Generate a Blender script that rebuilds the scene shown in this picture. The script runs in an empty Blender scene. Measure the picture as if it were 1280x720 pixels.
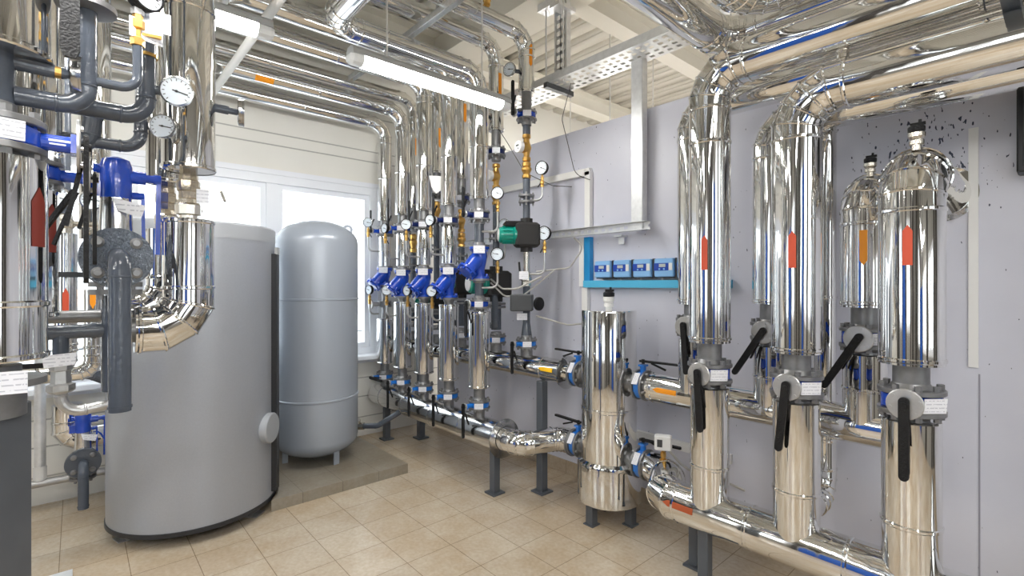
import bpy, math, random
from mathutils import Vector, Matrix
V = Vector
random.seed(4)
SC = bpy.context.scene
COL = SC.collection
PI = math.pi
UX, UY, UZ = V((1, 0, 0)), V((0, 1, 0)), V((0, 0, 1))

# ------------------------------------------------------------------ surveying
H = 1.62                       # eye height
S, C = math.sin(math.radians(48.45)), math.cos(math.radians(48.45))
FOC = 615.0


def W(px, py, X=None, Y=None, z=None, d=None):
    """point of the room seen at a photo position, on a given plane"""
    u = (px - 640) / FOC
    v = (355 - py) / FOC
    dx, dy = -S + C * u, C + S * u
    if X is not None:
        d = X / dx
    elif Y is not None:
        d = Y / dy
    elif z is not None:
        d = (z - H) / v
    return V((dx * d, dy * d, H + v * d))


# ------------------------------------------------------------------ mesh tools
def perp(a):
    a = a.normalized()
    t = UZ if abs(a.z) < 0.9 else UX
    u = a.cross(t).normalized()
    return u, a.cross(u).normalized()


def fillet_path(pts, R, k):
    pts = [V(p) for p in pts]
    out = [pts[0]]
    joints = []
    for i in range(1, len(pts) - 1):
        a = (pts[i] - pts[i - 1]).normalized()
        b = (pts[i + 1] - pts[i]).normalized()
        A = a.angle(b)
        if A < 0.02:
            out.append(pts[i])
            continue
        Ri = R[i - 1] if isinstance(R, (list, tuple)) else R
        t = Ri * math.tan(A / 2)
        c = pts[i] + (b - a).normalized() * (Ri / math.cos(A / 2))
        rs = pts[i] - a * t - c
        ax = a.cross(b).normalized()
        for j in range(k):
            q = Matrix.Rotation((j + .5) * A / k, 3, ax) @ rs
            joints.append(len(out))
            out.append(c + q / math.cos(A / (2 * k)))
    out.append(pts[-1])
    return out, joints


class MB:
    def __init__(s):
        s.v, s.f = [], []

    def add(s, vs, fs):
        n = len(s.v)
        s.v += [V(p) for p in vs]
        s.f += [tuple(i + n for i in f) for f in fs]
        return s

    def rings(s, R, cap=(True, True), close=True):
        n = len(R[0])
        vs = [p for r in R for p in r]
        fs = []
        for i in range(len(R) - 1):
            for j in range(n if close else n - 1):
                k = (j + 1) % n
                fs.append((i * n + j, i * n + k, (i + 1) * n + k, (i + 1) * n + j))
        if cap[0]:
            fs.append(tuple(reversed(range(n))))
        if cap[1]:
            fs.append(tuple((len(R) - 1) * n + j for j in range(n)))
        return s.add(vs, fs)

    def _mitres(s, pts, seg):
        """per path vertex: centre, list of unit-radius offsets on the mitre plane"""
        a = (pts[1] - pts[0]).normalized()
        u, w = perp(a)
        res = []
        for i, p in enumerate(pts):
            if i > 0:
                a = (p - pts[i - 1]).normalized()
            b = (pts[i + 1] - p).normalized() if i < len(pts) - 1 else a
            if i == 0:
                a = b
            u = (u - a * u.dot(a)).normalized()
            w = a.cross(u)
            n = (a + b).normalized()
            offs = []
            for j in range(seg):
                t = 2 * PI * j / seg
                q = u * math.cos(t) + w * math.sin(t)
                offs.append(q - a * (q.dot(n) / a.dot(n)))
            res.append((p, offs, a, b))
            # carry the frame over the bend
            rot = a.rotation_difference(b)
            u = rot @ u
        return res

    def tube(s, pts, r, seg=20, cap=(True, True), bead=(), bh=.004, bw=.007):
        pts = [V(p) for p in pts]
        ms = s._mitres(pts, seg)
        s.rings([[p + q * r for q in offs] for p, offs, a, b in ms], cap)
        for i in bead:
            p, offs, a, b = ms[i]
            s.rings([[p + q * (r + .0003) - a * bw for q in offs], [p + q * (r + bh) - a * bw * .4 for q in offs],
                     [p + q * (r + bh) + b * bw * .4 for q in offs], [p + q * (r + .0003) + b * bw for q in offs]], (False, False))
        return s

    def path(s, pts, r, R, k=7, seg=16, cap=(True, True)):
        s.tube(fillet_path(pts, R, k)[0], r, seg, cap)
        if r > .018:
            pts = [V(p) for p in pts]
            for i in range(1, len(pts) - 1):
                a = (pts[i] - pts[i - 1]).normalized()
                b = (pts[i + 1] - pts[i]).normalized()
                if a.angle(b) < .5:
                    continue
                t = R * math.tan(a.angle(b) / 2) + .004
                s.band(pts[i] - a * t, a, r, .0022, .004, seg)
                s.band(pts[i] + b * t, b, r, .0022, .004, seg)
        return s

    def band(s, c, a, r, h=.004, w=.008, seg=32):
        c, a = V(c), V(a).normalized()
        return s.lathe(c, a, [(r + .0003, -w), (r + h, -w * .5), (r + h, w * .5), (r + .0003, w)], seg, (False, False))

    def cyl(s, a, b, r, r2=None, seg=20, cap=(True, True)):
        a, b = V(a), V(b)
        return s.lathe(a, b - a, [(r, 0), (r if r2 is None else r2, (b - a).length)], seg, cap)

    def lathe(s, o, axis, prof, seg=28, cap=(True, True)):
        o, axis = V(o), V(axis).normalized()
        u, w = perp(axis)
        R = []
        for r, h in prof:
            r = max(r, 1e-4)
            R.append([o + axis * h + (u * math.cos(2 * PI * j / seg) + w * math.sin(2 * PI * j / seg)) * r for j in range(seg)])
        return s.rings(R, cap)

    def box(s, c, size, M=None, bev=0.0):
        c = V(c)
        x, y, z = [q / 2 for q in size]
        if bev <= 0:
            vs = [(-x, -y, -z), (x, -y, -z), (x, y, -z), (-x, y, -z), (-x, -y, z), (x, -y, z), (x, y, z), (-x, y, z)]
            fs = [(3, 2, 1, 0), (4, 5, 6, 7), (0, 1, 5, 4), (1, 2, 6, 5), (2, 3, 7, 6), (3, 0, 4, 7)]
        else:
            b = bev
            R = []
            for zz, k in ((-z, b), (-z + b, 0), (z - b, 0), (z, b)):
                X, Y = x - k, y - k
                R.append([(X - b, -Y, zz), (X, -Y + b, zz), (X, Y - b, zz), (X - b, Y, zz), (-X + b, Y, zz), (-X, Y - b, zz), (-X, -Y + b, zz), (-X + b, -Y, zz)])
            m = MB()
            m.rings(R)
            vs, fs = m.v, m.f
        vs = [V(p) for p in vs]
        if M is not None:
            vs = [M @ p for p in vs]
        return s.add([c + p for p in vs], fs)

    def bar(s, a, b, w, h, up=UZ):
        """rectangular bar a->b, w across, h along up"""
        a, b = V(a), V(b)
        d = (b - a).normalized()
        side = d.cross(V(up))
        if side.length < 1e-3:
            side = d.cross(UX)
        side.normalize()
        u = side.cross(d)
        q = [side * x + u * y for x, y in ((-w / 2, -h / 2), (w / 2, -h / 2), (w / 2, h / 2), (-w / 2, h / 2))]
        return s.rings([[a + p for p in q], [b + p for p in q]])

    def prism(s, poly, o, u, w, n, t):
        """polygon (2D list) in axes u,w at o, thickness t along n"""
        o, u, w, n = V(o), V(u), V(w), V(n)
        A = [o + u * x + w * y for x, y in poly]
        return s.rings([A, [p + n * t for p in A]])

    def mesh(s, name, mat, off=None, ang=19):
        me = bpy.data.meshes.new(name)
        vs = s.v if off is None else [p - off for p in s.v]
        me.from_pydata([tuple(p) for p in vs], [], s.f)
        me.update()
        import bmesh
        bm = bmesh.new()
        bm.from_mesh(me)
        bmesh.ops.recalc_face_normals(bm, faces=bm.faces)
        bm.to_mesh(me)
        bm.free()
        me.polygons.foreach_set('use_smooth', [True] * len(me.polygons))
        me.set_sharp_from_angle(angle=math.radians(ang))
        if mat is not None:
            me.materials.append(mat)
        return me


class Thing:
    def __init__(s, name, label, cat, loc=(0, 0, 0), M=None, group=None):
        s.loc = V(loc)
        o = s.o = bpy.data.objects.new(name, None)
        COL.objects.link(o)
        o.empty_display_size = .05
        if M is None:
            o.location = s.loc
        else:
            o.matrix_world = Matrix.Translation(s.loc) @ M.to_4x4()
        s.local = M is not None
        o['label'] = label
        o['category'] = cat
        if group:
            o['group'] = group

    def part(s, name, mb, mat=None, parent=None, label=None, loc=None, rot=None, ang=19):
        if isinstance(mb, MB):
            me = mb.mesh(name, mat, None if s.local else s.loc, ang)
        else:
            me = mb
        c = bpy.data.objects.new(name, me)
        COL.objects.link(c)
        c.parent = parent or s.o
        if loc is not None:
            c.location = loc
        if rot is not None:
            c.rotation_euler = rot
        if label:
            c['label'] = label
        return c


def single(name, label, cat, mb, mat, group=None, ang=19):
    lo = V((sum(p.x for p in mb.v) / len(mb.v), sum(p.y for p in mb.v) / len(mb.v), min(p.z for p in mb.v)))
    o = bpy.data.objects.new(name, mb.mesh(name, mat, lo, ang))
    o.location = lo
    COL.objects.link(o)
    o['label'], o['category'] = label, cat
    if group:
        o['group'] = group
    return o


def struct(name, mb, mat, parent=None, ang=19):
    o = bpy.data.objects.new(name, mb.mesh(name, mat, None, ang))
    COL.objects.link(o)
    if parent:
        o.parent = parent
    else:
        o['kind'] = 'structure'
    return o


def axes(x, z):
    """rotation taking local X to x and local Z to z"""
    x, z = V(x).normalized(), V(z).normalized()
    x = (x - z * x.dot(z)).normalized()
    y = z.cross(x)
    return Matrix((x, y, z)).transposed()


def frame(stem):
    """upright thing whose local X points to stem"""
    return axes(stem, UZ)


# ------------------------------------------------------------------ materials
def nodes(name):
    m = bpy.data.materials.new(name)
    m.use_nodes = True
    nt = m.node_tree
    return m, nt, nt.nodes['Principled BSDF']


def mat(name, col, rough=.5, metal=0., bump=0., bscale=30., var=0., vscale=4., spec=None, coat=0., stretch=None):
    m, nt, b = nodes(name)
    b.inputs['Base Color'].default_value = (*col, 1)
    b.inputs['Roughness'].default_value = rough
    b.inputs['Metallic'].default_value = metal
    if spec is not None:
        b.inputs['Specular IOR Level'].default_value = spec
    if coat:
        b.inputs['Coat Weight'].default_value = coat
        b.inputs['Coat Roughness'].default_value = .08
    N, L = nt.nodes, nt.links
    if bump or var:
        tc = N.new('ShaderNodeTexCoord')
        mp = N.new('ShaderNodeMapping')
        if stretch:
            mp.inputs['Scale'].default_value = stretch
        L.new(tc.outputs['Object'], mp.inputs['Vector'])
    if bump:
        n = N.new('ShaderNodeTexNoise')
        n.inputs['Scale'].default_value = bscale
        n.inputs['Detail'].default_value = 2
        L.new(mp.outputs[0], n.inputs['Vector'])
        bp = N.new('ShaderNodeBump')
        bp.inputs['Strength'].default_value = bump
        bp.inputs['Distance'].default_value = .02
        L.new(n.outputs['Fac'], bp.inputs['Height'])
        L.new(bp.outputs[0], b.inputs['Normal'])
    if var:
        n = N.new('ShaderNodeTexNoise')
        n.inputs['Scale'].default_value = vscale
        n.inputs['Detail'].default_value = 5
        L.new(mp.outputs[0], n.inputs['Vector'])
        mx = N.new('ShaderNodeMix')
        mx.data_type = 'RGBA'
        mx.inputs['A'].default_value = (*[c * (1 - var) for c in col], 1)
        mx.inputs['B'].default_value = (*[min(1, c * (1 + var)) for c in col], 1)
        L.new(n.outputs['Fac'], mx.inputs['Factor'])
        L.new(mx.outputs['Result'], b.inputs['Base Color'])
    return m


CHROME = mat('polished_cladding', (.80, .795, .78), .05, 1, bump=.09, bscale=6, stretch=(1, 1, .35))
SATIN = mat('brushed_cladding', (.70, .70, .70), .15, 1, bump=.06, bscale=8)
STEEL = mat('raw_steel', (.50, .50, .50), .36, .8, bump=.1, bscale=60, var=.2, vscale=20)
FLANGE = mat('flange_steel', (.24, .24, .245), .40, .7, var=.25, vscale=30)
GALV = mat('galvanised', (.74, .75, .76), .36, .55, var=.2, vscale=25)
GREY = mat('grey_enamel', (.075, .088, .112), .17, 0, bump=.12, bscale=50, var=.15, vscale=12)
POST = mat('post_paint', (.085, .095, .11), .4, 0, var=.2, vscale=10)
HAMMER = mat('hammered_enamel', (.24, .28, .34), .16, .5, bump=1.0, bscale=110)
BLUE = mat('blue_enamel', (.008, .06, .46), .25, 0, bump=.1, bscale=60, var=.25, vscale=20, coat=.5)
NAVY = mat('navy_enamel', (.008, .02, .12), .35, 0)
SKYB = mat('bright_blue_enamel', (.01, .17, .62), .3, 0, coat=.4)
BLACK = mat('black_plastic', (.007, .007, .008), .5, 0, bump=.3, bscale=160, spec=.3)
RUBBER = mat('pump_shell', (.016, .015, .015), .6, 0)
BRASS = mat('brass', (.66, .40, .12), .28, 1, var=.2, vscale=30)
NICKEL = mat('nickel', (.66, .62, .55), .22, 1)
WHITE = mat('white_plastic', (.82, .82, .81), .4)
PVC = mat('window_frame_white', (.80, .82, .86), .35)
GREEN = mat('pump_green', (.0, .25, .19), .3, 0, coat=.3)
RED = mat('red_sticker', (.56, .075, .03), .5)
RUST = mat('rust_red_sticker', (.38, .075, .02), .5)
MAROON = mat('dark_red_sticker', (.20, .03, .02), .45)
ORANGE = mat('orange_sticker', (.95, .34, .01), .45)
YELLOW = mat('yellow_sticker', (.95, .55, .01), .45)
DIAL = mat('dial_white', (.74, .81, .88), .3)
INK = mat('dial_ink', (.01, .01, .012), .5)
CASE = mat('gauge_case', (.45, .45, .45), .2, 1)
TANK = mat('tank_jacket', (.37, .39, .43), .33, .35, bump=.05, bscale=220, var=.06, vscale=90)
VESSEL = mat('vessel_enamel', (.34, .375, .43), .26, .1, bump=.03, bscale=120)
LID = mat('tank_lid', (.40, .42, .45), .4, .2)
DARK = mat('dark_trim', (.02, .021, .024), .45)
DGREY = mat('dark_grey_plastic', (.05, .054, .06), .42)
LBLUE = mat('light_blue_plastic', (.26, .52, .86), .38)
FILM = mat('blue_film', (.10, .50, .78), .3)
FILMD = mat('deep_blue_film', (.02, .28, .62), .3)
CABLE = mat('grey_cable', (.42, .41, .39), .5)
BCABLE = mat('black_cable', (.03, .03, .03), .5)
BRACE = mat('white_painted_steel', (.72, .71, .68), .45, var=.08, vscale=8)
CREAM = mat('cream_steel', (.86, .83, .75), .5, var=.06, vscale=3)
DOORB = mat('added_door_blue', (.012, .09, .42), .4)
SHADE = mat('added_dark_panel', (.035, .03, .026), .5)
CLEAR = mat('clear_end_cap', (.80, .82, .83), .25)
GREYH = mat('lamp_housing', (.42, .43, .43), .45)


def tile_material(name, a, b, grout, size, ox, oy, rough=.2, stain=True):
    m, nt, p = nodes(name)
    N, L = nt.nodes, nt.links
    tc = N.new('ShaderNodeTexCoord')
    mp = N.new('ShaderNodeMapping')
    mp.inputs['Location'].default_value = (-ox, -oy, 0)
    L.new(tc.outputs['Object'], mp.inputs['Vector'])
    br = N.new('ShaderNodeTexBrick')
    br.offset = 0
    br.inputs['Scale'].default_value = 1
    br.inputs['Brick Width'].default_value = size
    br.inputs['Row Height'].default_value = size
    br.inputs['Mortar Size'].default_value = .0022
    br.inputs['Mortar Smooth'].default_value = .2
    br.inputs['Bias'].default_value = 0
    br.inputs['Color1'].default_value = (*a, 1)
    br.inputs['Color2'].default_value = (*b, 1)
    br.inputs['Mortar'].default_value = (*grout, 1)
    L.new(mp.outputs[0], br.inputs['Vector'])
    n = N.new('ShaderNodeTexNoise')
    n.inputs['Scale'].default_value = 45
    n.inputs['Detail'].default_value = 6
    L.new(mp.outputs[0], n.inputs['Vector'])
    mx = N.new('ShaderNodeMix')
    mx.data_type = 'RGBA'
    mx.blend_type = 'MULTIPLY'
    r = N.new('ShaderNodeValToRGB')
    r.color_ramp.elements[0].position = .3
    r.color_ramp.elements[0].color = (.86, .84, .80, 1)
    r.color_ramp.elements[1].position = .7
    r.color_ramp.elements[1].color = (1, 1, 1, 1)
    L.new(n.outputs['Fac'], r.inputs[0])
    mx.inputs['Factor'].default_value = 1
    L.new(br.outputs['Color'], mx.inputs['A'])
    L.new(r.outputs[0], mx.inputs['B'])
    out = mx.outputs['Result']
    if stain:
        n2 = N.new('ShaderNodeTexNoise')
        n2.inputs['Scale'].default_value = 1.3
        n2.inputs['Detail'].default_value = 7
        n2.inputs['Roughness'].default_value = .65
        L.new(mp.outputs[0], n2.inputs['Vector'])
        r2 = N.new('ShaderNodeValToRGB')
        r2.color_ramp.elements[0].position = .42
        r2.color_ramp.elements[0].color = (.74, .62, .47, 1)
        r2.color_ramp.elements[1].position = .60
        r2.color_ramp.elements[1].color = (1, 1, 1, 1)
        L.new(n2.outputs['Fac'], r2.inputs[0])
        m2 = N.new('ShaderNodeMix')
        m2.data_type = 'RGBA'
        m2.blend_type = 'MULTIPLY'
        m2.inputs['Factor'].default_value = .55
        L.new(out, m2.inputs['A'])
        L.new(r2.outputs[0], m2.inputs['B'])
        out = m2.outputs['Result']
    L.new(out, p.inputs['Base Color'])
    p.inputs['Roughness'].default_value = rough
    bp = N.new('ShaderNodeBump')
    bp.inputs['Strength'].default_value = .4
    bp.inputs['Distance'].default_value = .003
    bp.invert = True
    L.new(br.outputs['Fac'], bp.inputs['Height'])
    L.new(bp.outputs[0], p.inputs['Normal'])
    return m


def groove_material(name, col, lines, width=.006, rough=.5, var=.05, depth=.7):
    """painted panel with horizontal grooves at the heights in lines"""
    m, nt, p = nodes(name)
    N, L = nt.nodes, nt.links
    tc = N.new('ShaderNodeTexCoord')
    sp = N.new('ShaderNodeSeparateXYZ')
    L.new(tc.outputs['Object'], sp.inputs[0])
    acc = None
    for z in lines:
        c = N.new('ShaderNodeMath')
        c.operation = 'COMPARE'
        c.inputs[1].default_value = z
        c.inputs[2].default_value = width
        L.new(sp.outputs['Z'], c.inputs[0])
        if acc is None:
            acc = c.outputs[0]
        else:
            a = N.new('ShaderNodeMath')
            a.operation = 'MAXIMUM'
            L.new(acc, a.inputs[0])
            L.new(c.outputs[0], a.inputs[1])
            acc = a.outputs[0]
    n = N.new('ShaderNodeTexNoise')
    n.inputs['Scale'].default_value = 2.2
    n.inputs['Detail'].default_value = 6
    L.new(tc.outputs['Object'], n.inputs['Vector'])
    mx = N.new('ShaderNodeMix')
    mx.data_type = 'RGBA'
    mx.inputs['A'].default_value = (*[c * (1 - var) for c in col], 1)
    mx.inputs['B'].default_value = (*[min(1, c * (1 + var)) for c in col], 1)
    L.new(n.outputs['Fac'], mx.inputs['Factor'])
    m2 = N.new('ShaderNodeMix')
    m2.data_type = 'RGBA'
    m2.inputs['B'].default_value = (*[c * .55 for c in col], 1)
    L.new(mx.outputs['Result'], m2.inputs['A'])
    if acc is not None:
        L.new(acc, m2.inputs['Factor'])
        bp = N.new('ShaderNodeBump')
        bp.invert = True
        bp.inputs['Strength'].default_value = depth
        bp.inputs['Distance'].default_value = .006
        L.new(acc, bp.inputs['Height'])
        L.new(bp.outputs[0], p.inputs['Normal'])
    else:
        m2.inputs['Factor'].default_value = 0
    L.new(m2.outputs['Result'], p.inputs['Base Color'])
    p.inputs['Roughness'].default_value = rough
    return m


def lilac_material():
    m, nt, p = nodes('lilac_wall_panel')
    N, L = nt.nodes, nt.links
    tc = N.new('ShaderNodeTexCoord')
    n = N.new('ShaderNodeTexNoise')
    n.inputs['Scale'].default_value = 1.6
    n.inputs['Detail'].default_value = 6
    L.new(tc.outputs['Object'], n.inputs['Vector'])
    r = N.new('ShaderNodeValToRGB')
    r.color_ramp.elements[0].position = .3
    r.color_ramp.elements[0].color = (.60, .61, .70, 1)
    r.color_ramp.elements[1].position = .7
    r.color_ramp.elements[1].color = (.69, .70, .785, 1)
    L.new(n.outputs['Fac'], r.inputs[0])
    # dark splashes round one spot of the panel
    sub = N.new('ShaderNodeVectorMath')
    sub.operation = 'DISTANCE'
    sub.inputs[1].default_value = (-.45, 3.15, 2.3)
    L.new(tc.outputs['Object'], sub.inputs[0])
    near = N.new('ShaderNodeMapRange')
    near.inputs['From Min'].default_value = .05
    near.inputs['From Max'].default_value = .42
    near.inputs['To Min'].default_value = .17
    near.inputs['To Max'].default_value = 0
    L.new(sub.outputs['Value'], near.inputs['Value'])
    sp = N.new('ShaderNodeTexNoise')
    sp.inputs['Scale'].default_value = 75
    sp.inputs['Detail'].default_value = 1
    mp = N.new('ShaderNodeMapping')
    mp.inputs['Rotation'].default_value = (0, .7, 0)
    mp.inputs['Scale'].default_value = (1, 1, .45)
    L.new(tc.outputs['Object'], mp.inputs[0])
    L.new(mp.outputs[0], sp.inputs['Vector'])
    add = N.new('ShaderNodeMath')
    add.operation = 'ADD'
    L.new(sp.outputs['Fac'], add.inputs[0])
    L.new(near.outputs[0], add.inputs[1])
    gt = N.new('ShaderNodeMath')
    gt.operation = 'GREATER_THAN'
    gt.inputs[1].default_value = .785
    L.new(add.outputs[0], gt.inputs[0])
    mx = N.new('ShaderNodeMix')
    mx.data_type = 'RGBA'
    mx.inputs['B'].default_value = (.03, .04, .08, 1)
    L.new(gt.outputs[0], mx.inputs['Factor'])
    L.new(r.outputs[0], mx.inputs['A'])
    L.new(mx.outputs['Result'], p.inputs['Base Color'])
    p.inputs['Roughness'].default_value = .38
    n3 = N.new('ShaderNodeTexNoise')
    n3.inputs['Scale'].default_value = 140
    L.new(tc.outputs['Object'], n3.inputs['Vector'])
    bp = N.new('ShaderNodeBump')
    bp.inputs['Strength'].default_value = .08
    bp.inputs['Distance'].default_value = .003
    L.new(n3.outputs['Fac'], bp.inputs['Height'])
    L.new(bp.outputs[0], p.inputs['Normal'])
    return m


def label_material():
    """white tag with rows of small dark print"""
    m, nt, p = nodes('printed_tag')
    N, L = nt.nodes, nt.links
    tc = N.new('ShaderNodeTexCoord')
    sp = N.new('ShaderNodeSeparateXYZ')
    L.new(tc.outputs['Generated'], sp.inputs[0])

    def mth(op, a, b=None):
        q = N.new('ShaderNodeMath')
        q.operation = op
        for i, x in enumerate((a, b)):
            if x is None:
                continue
            if isinstance(x, (int, float)):
                q.inputs[i].default_value = x
            else:
                L.new(x, q.inputs[i])
        return q.outputs[0]
    rows = mth('FRACT', mth('MULTIPLY', sp.outputs['Z'], 4.0))
    rowm = mth('MULTIPLY', mth('GREATER_THAN', rows, .42), mth('LESS_THAN', rows, .68))
    n = N.new('ShaderNodeTexNoise')
    n.inputs['Scale'].default_value = 7
    n.inputs['Detail'].default_value = 1
    mp = N.new('ShaderNodeMapping')
    mp.inputs['Scale'].default_value = (1.5, 1.5, .8)
    L.new(tc.outputs['Generated'], mp.inputs[0])
    L.new(mp.outputs[0], n.inputs['Vector'])
    inkm = mth('MULTIPLY', rowm, mth('GREATER_THAN', n.outputs['Fac'], .47))
    e = mth('MULTIPLY', mth('GREATER_THAN', sp.outputs['Z'], .12), mth('LESS_THAN', sp.outputs['Z'], .9))
    inkm = mth('MULTIPLY', inkm, e)
    mx = N.new('ShaderNodeMix')
    mx.data_type = 'RGBA'
    mx.inputs['A'].default_value = (.80, .81, .86, 1)
    mx.inputs['B'].default_value = (.50, .51, .58, 1)
    L.new(inkm, mx.inputs['Factor'])
    L.new(mx.outputs['Result'], p.inputs['Base Color'])
    p.inputs['Roughness'].default_value = .35
    return m


def emit_material(name, col, strength):
    m = bpy.data.materials.new(name)
    m.use_nodes = True
    nt = m.node_tree
    nt.nodes.clear()
    e = nt.nodes.new('ShaderNodeEmission')
    e.inputs[0].default_value = (*col, 1)
    e.inputs[1].default_value = strength
    o = nt.nodes.new('ShaderNodeOutputMaterial')
    nt.links.new(e.outputs[0], o.inputs[0])
    return m


def pane_material():
    m = bpy.data.materials.new('window_glass')
    m.use_nodes = True
    nt = m.node_tree
    nt.nodes.clear()
    t = nt.nodes.new('ShaderNodeBsdfTransparent')
    t.inputs[0].default_value = (.95, .97, .97, 1)
    g = nt.nodes.new('ShaderNodeBsdfGlossy')
    g.inputs['Roughness'].default_value = .02
    mx = nt.nodes.new('ShaderNodeMixShader')
    mx.inputs[0].default_value = .07
    o = nt.nodes.new('ShaderNodeOutputMaterial')
    nt.links.new(t.outputs[0], mx.inputs[1])
    nt.links.new(g.outputs[0], mx.inputs[2])
    nt.links.new(mx.outputs[0], o.inputs[0])
    return m


TAG = label_material()
LILAC = lilac_material()
LAMP = emit_material('lamp_tube_light', (1.0, .985, .95), 56)
PANE = pane_material()
FLOORM = tile_material('floor_tiles', (.585, .51, .41), (.555, .48, .385), (.29, .235, .17), .3025, -3.146, 1.44, .22)
PLINTHM = tile_material('plinth_tiles', (.31, .28, .235), (.285, .26, .215), (.17, .15, .12), .3025, -3.75, 2.13, .35)
SKIRTM = tile_material('skirting_tiles', (.52, .45, .36), (.50, .43, .34), (.3, .25, .18), .3025, -3.146, 0, .3)
SIDING = groove_material('cream_wall_panel', (.78, .765, .715), [.2, .42, .62, 2.94, 3.05, 3.42])
PLAINW = groove_material('darkened_back_wall', (.30, .29, .27), [.6, 1.2, 1.8, 2.4, 3.0, 3.6])  # unseen walls darkened to raise contrast in the pipe reflections

# ------------------------------------------------------------------ the room
XL, XR, YB, YP, YF, ZC = -5.0, 3.0, -3.5, 3.15, 7.0, 4.15
struct('floor', MB().box(((XL + XR) / 2, (YB + YF) / 2, -.05), (XR - XL + .4, YF - YB + .4, .1)), FLOORM)

# corrugated roof deck: ribs along X
mb = MB()
per = .26
prof = []
y = YB - .1
while y < YF + .1:
    prof += [(y, ZC), (y + .15, ZC), (y + .17, ZC + .07), (y + .24, ZC + .07)]
    y += per
top = [(a, ZC + .12) for a, _ in prof]
for (a, b), (c, d) in zip(prof[:-1], prof[1:]):
    mb.add([(XL - .2, a, b), (XR + .2, a, b), (XR + .2, c, d), (XL - .2, c, d)], [(0, 1, 2, 3)])
ceil_o = struct('ceiling', mb, CREAM)
ceil_o.modifiers.new('t', 'SOLIDIFY').thickness = .01


def ibeam(mb, a, b, w=.2, h=.22, t=.016):
    a, b = V(a), V(b)
    mb.bar(a + UZ * t / 2, b + UZ * t / 2, w, t)
    mb.bar(a + UZ * (h - t / 2), b + UZ * (h - t / 2), w, t)
    mb.bar(a + UZ * h / 2, b + UZ * h / 2, t, h - 2 * t)


for i, x in enumerate((-4.3, -2.72, -.9, 1.0)):
    mb = MB()
    ibeam(mb, (x, YB, 3.93), (x, YF, 3.93), .22 if i != 1 else .17)
    struct('trim_%d' % (i + 1), mb, CREAM)
mb = MB()
mb.box((-1, 2.96, 4.03), (8, .42, .2))
struct('trim_5', mb, CREAM)

# window wall with one long opening
wy0, wy1, wz0, wz1 = -.75, 2.46, .86, 2.66
mb = MB()
t = .16
xm = XL - t / 2
mb.box((xm, (YB + YF) / 2, wz0 / 2), (t, YF - YB + .4, wz0))
mb.box((xm, (YB + YF) / 2, (wz1 + 4.3) / 2), (t, YF - YB + .4, 4.3 - wz1))
mb.box((xm, (YB - .2 + wy0) / 2, (wz0 + wz1) / 2), (t, wy0 - YB + .2, wz1 - wz0))
mb.box((xm, (wy1 + YF + .2) / 2, (wz0 + wz1) / 2), (t, YF + .2 - wy1, wz1 - wz0))
struct('wall_left', mb, SIDING)
mb = MB()
mb.box(((XL + XR) / 2 + .06, YP + .06, 1.455), (XR - XL - .15, .12, 2.91))
struct('wall_right', mb, LILAC)
struct('wall_far', MB().box(((XL + XR) / 2, YF + .08, 2.15), (XR - XL + .4, .16, 4.3)), PLAINW)
# unseen walls; windows, doors and dark panels invented for the pipes to mirror
mb = MB()
mb.box((XR + .08, (YB + YF) / 2, .5), (.16, YF - YB, 1.0))
mb.box((XR + .08, (YB + YF) / 2, 3.4), (.16, YF - YB, 1.8))
for a, b in ((YB, -2.9), (-1.6, -.6), (.5, 1.0), (2.2, YF)):
    mb.box((XR + .08, (a + b) / 2, 1.75), (.16, b - a, 1.5))
struct('wall_back', mb, PLAINW)
mb = MB()
mb.box(((XL + XR) / 2, YB - .08, .5), (XR - XL, .16, 1.0))
mb.box(((XL + XR) / 2, YB - .08, 3.4), (XR - XL, .16, 1.8))
for a, b in ((XL, -3.9), (-2.7, -1.0), (.2, XR)):
    mb.box(((a + b) / 2, YB - .08, 1.75), (b - a, .16, 1.5))
struct('wall_front', mb, PLAINW)


def window(name, lo, hi, axis, pos, mull, sill=True, thick=.07, fr=.06, inner=.05):
    """window in a wall plane; axis 'x': wall at x=pos spanning y lo..hi"""
    (a0, z0), (a1, z1) = lo, hi

    def bx(mb, a, b, za, zb, d0, d1):
        ca, cz, cd = (a + b) / 2, (za + zb) / 2, (d0 + d1) / 2
        if axis == 'x':
            mb.box((cd, ca, cz), (abs(d1 - d0), b - a, zb - za))
        else:
            mb.box((ca, cd, cz), (b - a, abs(d1 - d0), zb - za))
    sgn = 1 if pos < 0 else -1
    d0, d1 = pos - sgn * .1, pos + sgn * .012
    m = MB()
    bx(m, a0, a1, z0, z0 + fr, d0, d1)
    bx(m, a0, a1, z1 - fr, z1, d0, d1)
    bx(m, a0, a0 + fr, z0 + fr, z1 - fr, d0, d1)
    bx(m, a1 - fr, a1, z0 + fr, z1 - fr, d0, d1)
    root = struct(name, m, PVC)
    xs = [a0 + fr] + [q for c in mull for q in (c - .05, c + .05)] + [a1 - fr]
    for c in mull:
        m = MB()
        bx(m, c - .05, c + .05, z0 + fr, z1 - fr, d0 + sgn * .02, d1 - sgn * .01)
        struct('mullion', m, PVC, root)
    for i in range(0, len(xs), 2):
        p, q = xs[i], xs[i + 1]
        m = MB()
        k = inner
        e0, e1 = d0 + sgn * .03, d1 - sgn * .025
        bx(m, p, q, z0 + fr, z0 + fr + k, e0, e1)
        bx(m, p, q, z1 - fr - k, z1 - fr, e0, e1)
        bx(m, p, p + k, z0 + fr + k, z1 - fr - k, e0, e1)
        bx(m, q - k, q, z0 + fr + k, z1 - fr - k, e0, e1)
        f = struct('window_frame', m, PVC, root)
        m = MB()
        bx(m, p + k - .005, q - k + .005, z0 + fr + k - .005, z1 - fr - k + .005, d0 + sgn * .05, d0 + sgn * .056)
        struct('pane', m, PANE, f)
    return root


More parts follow.
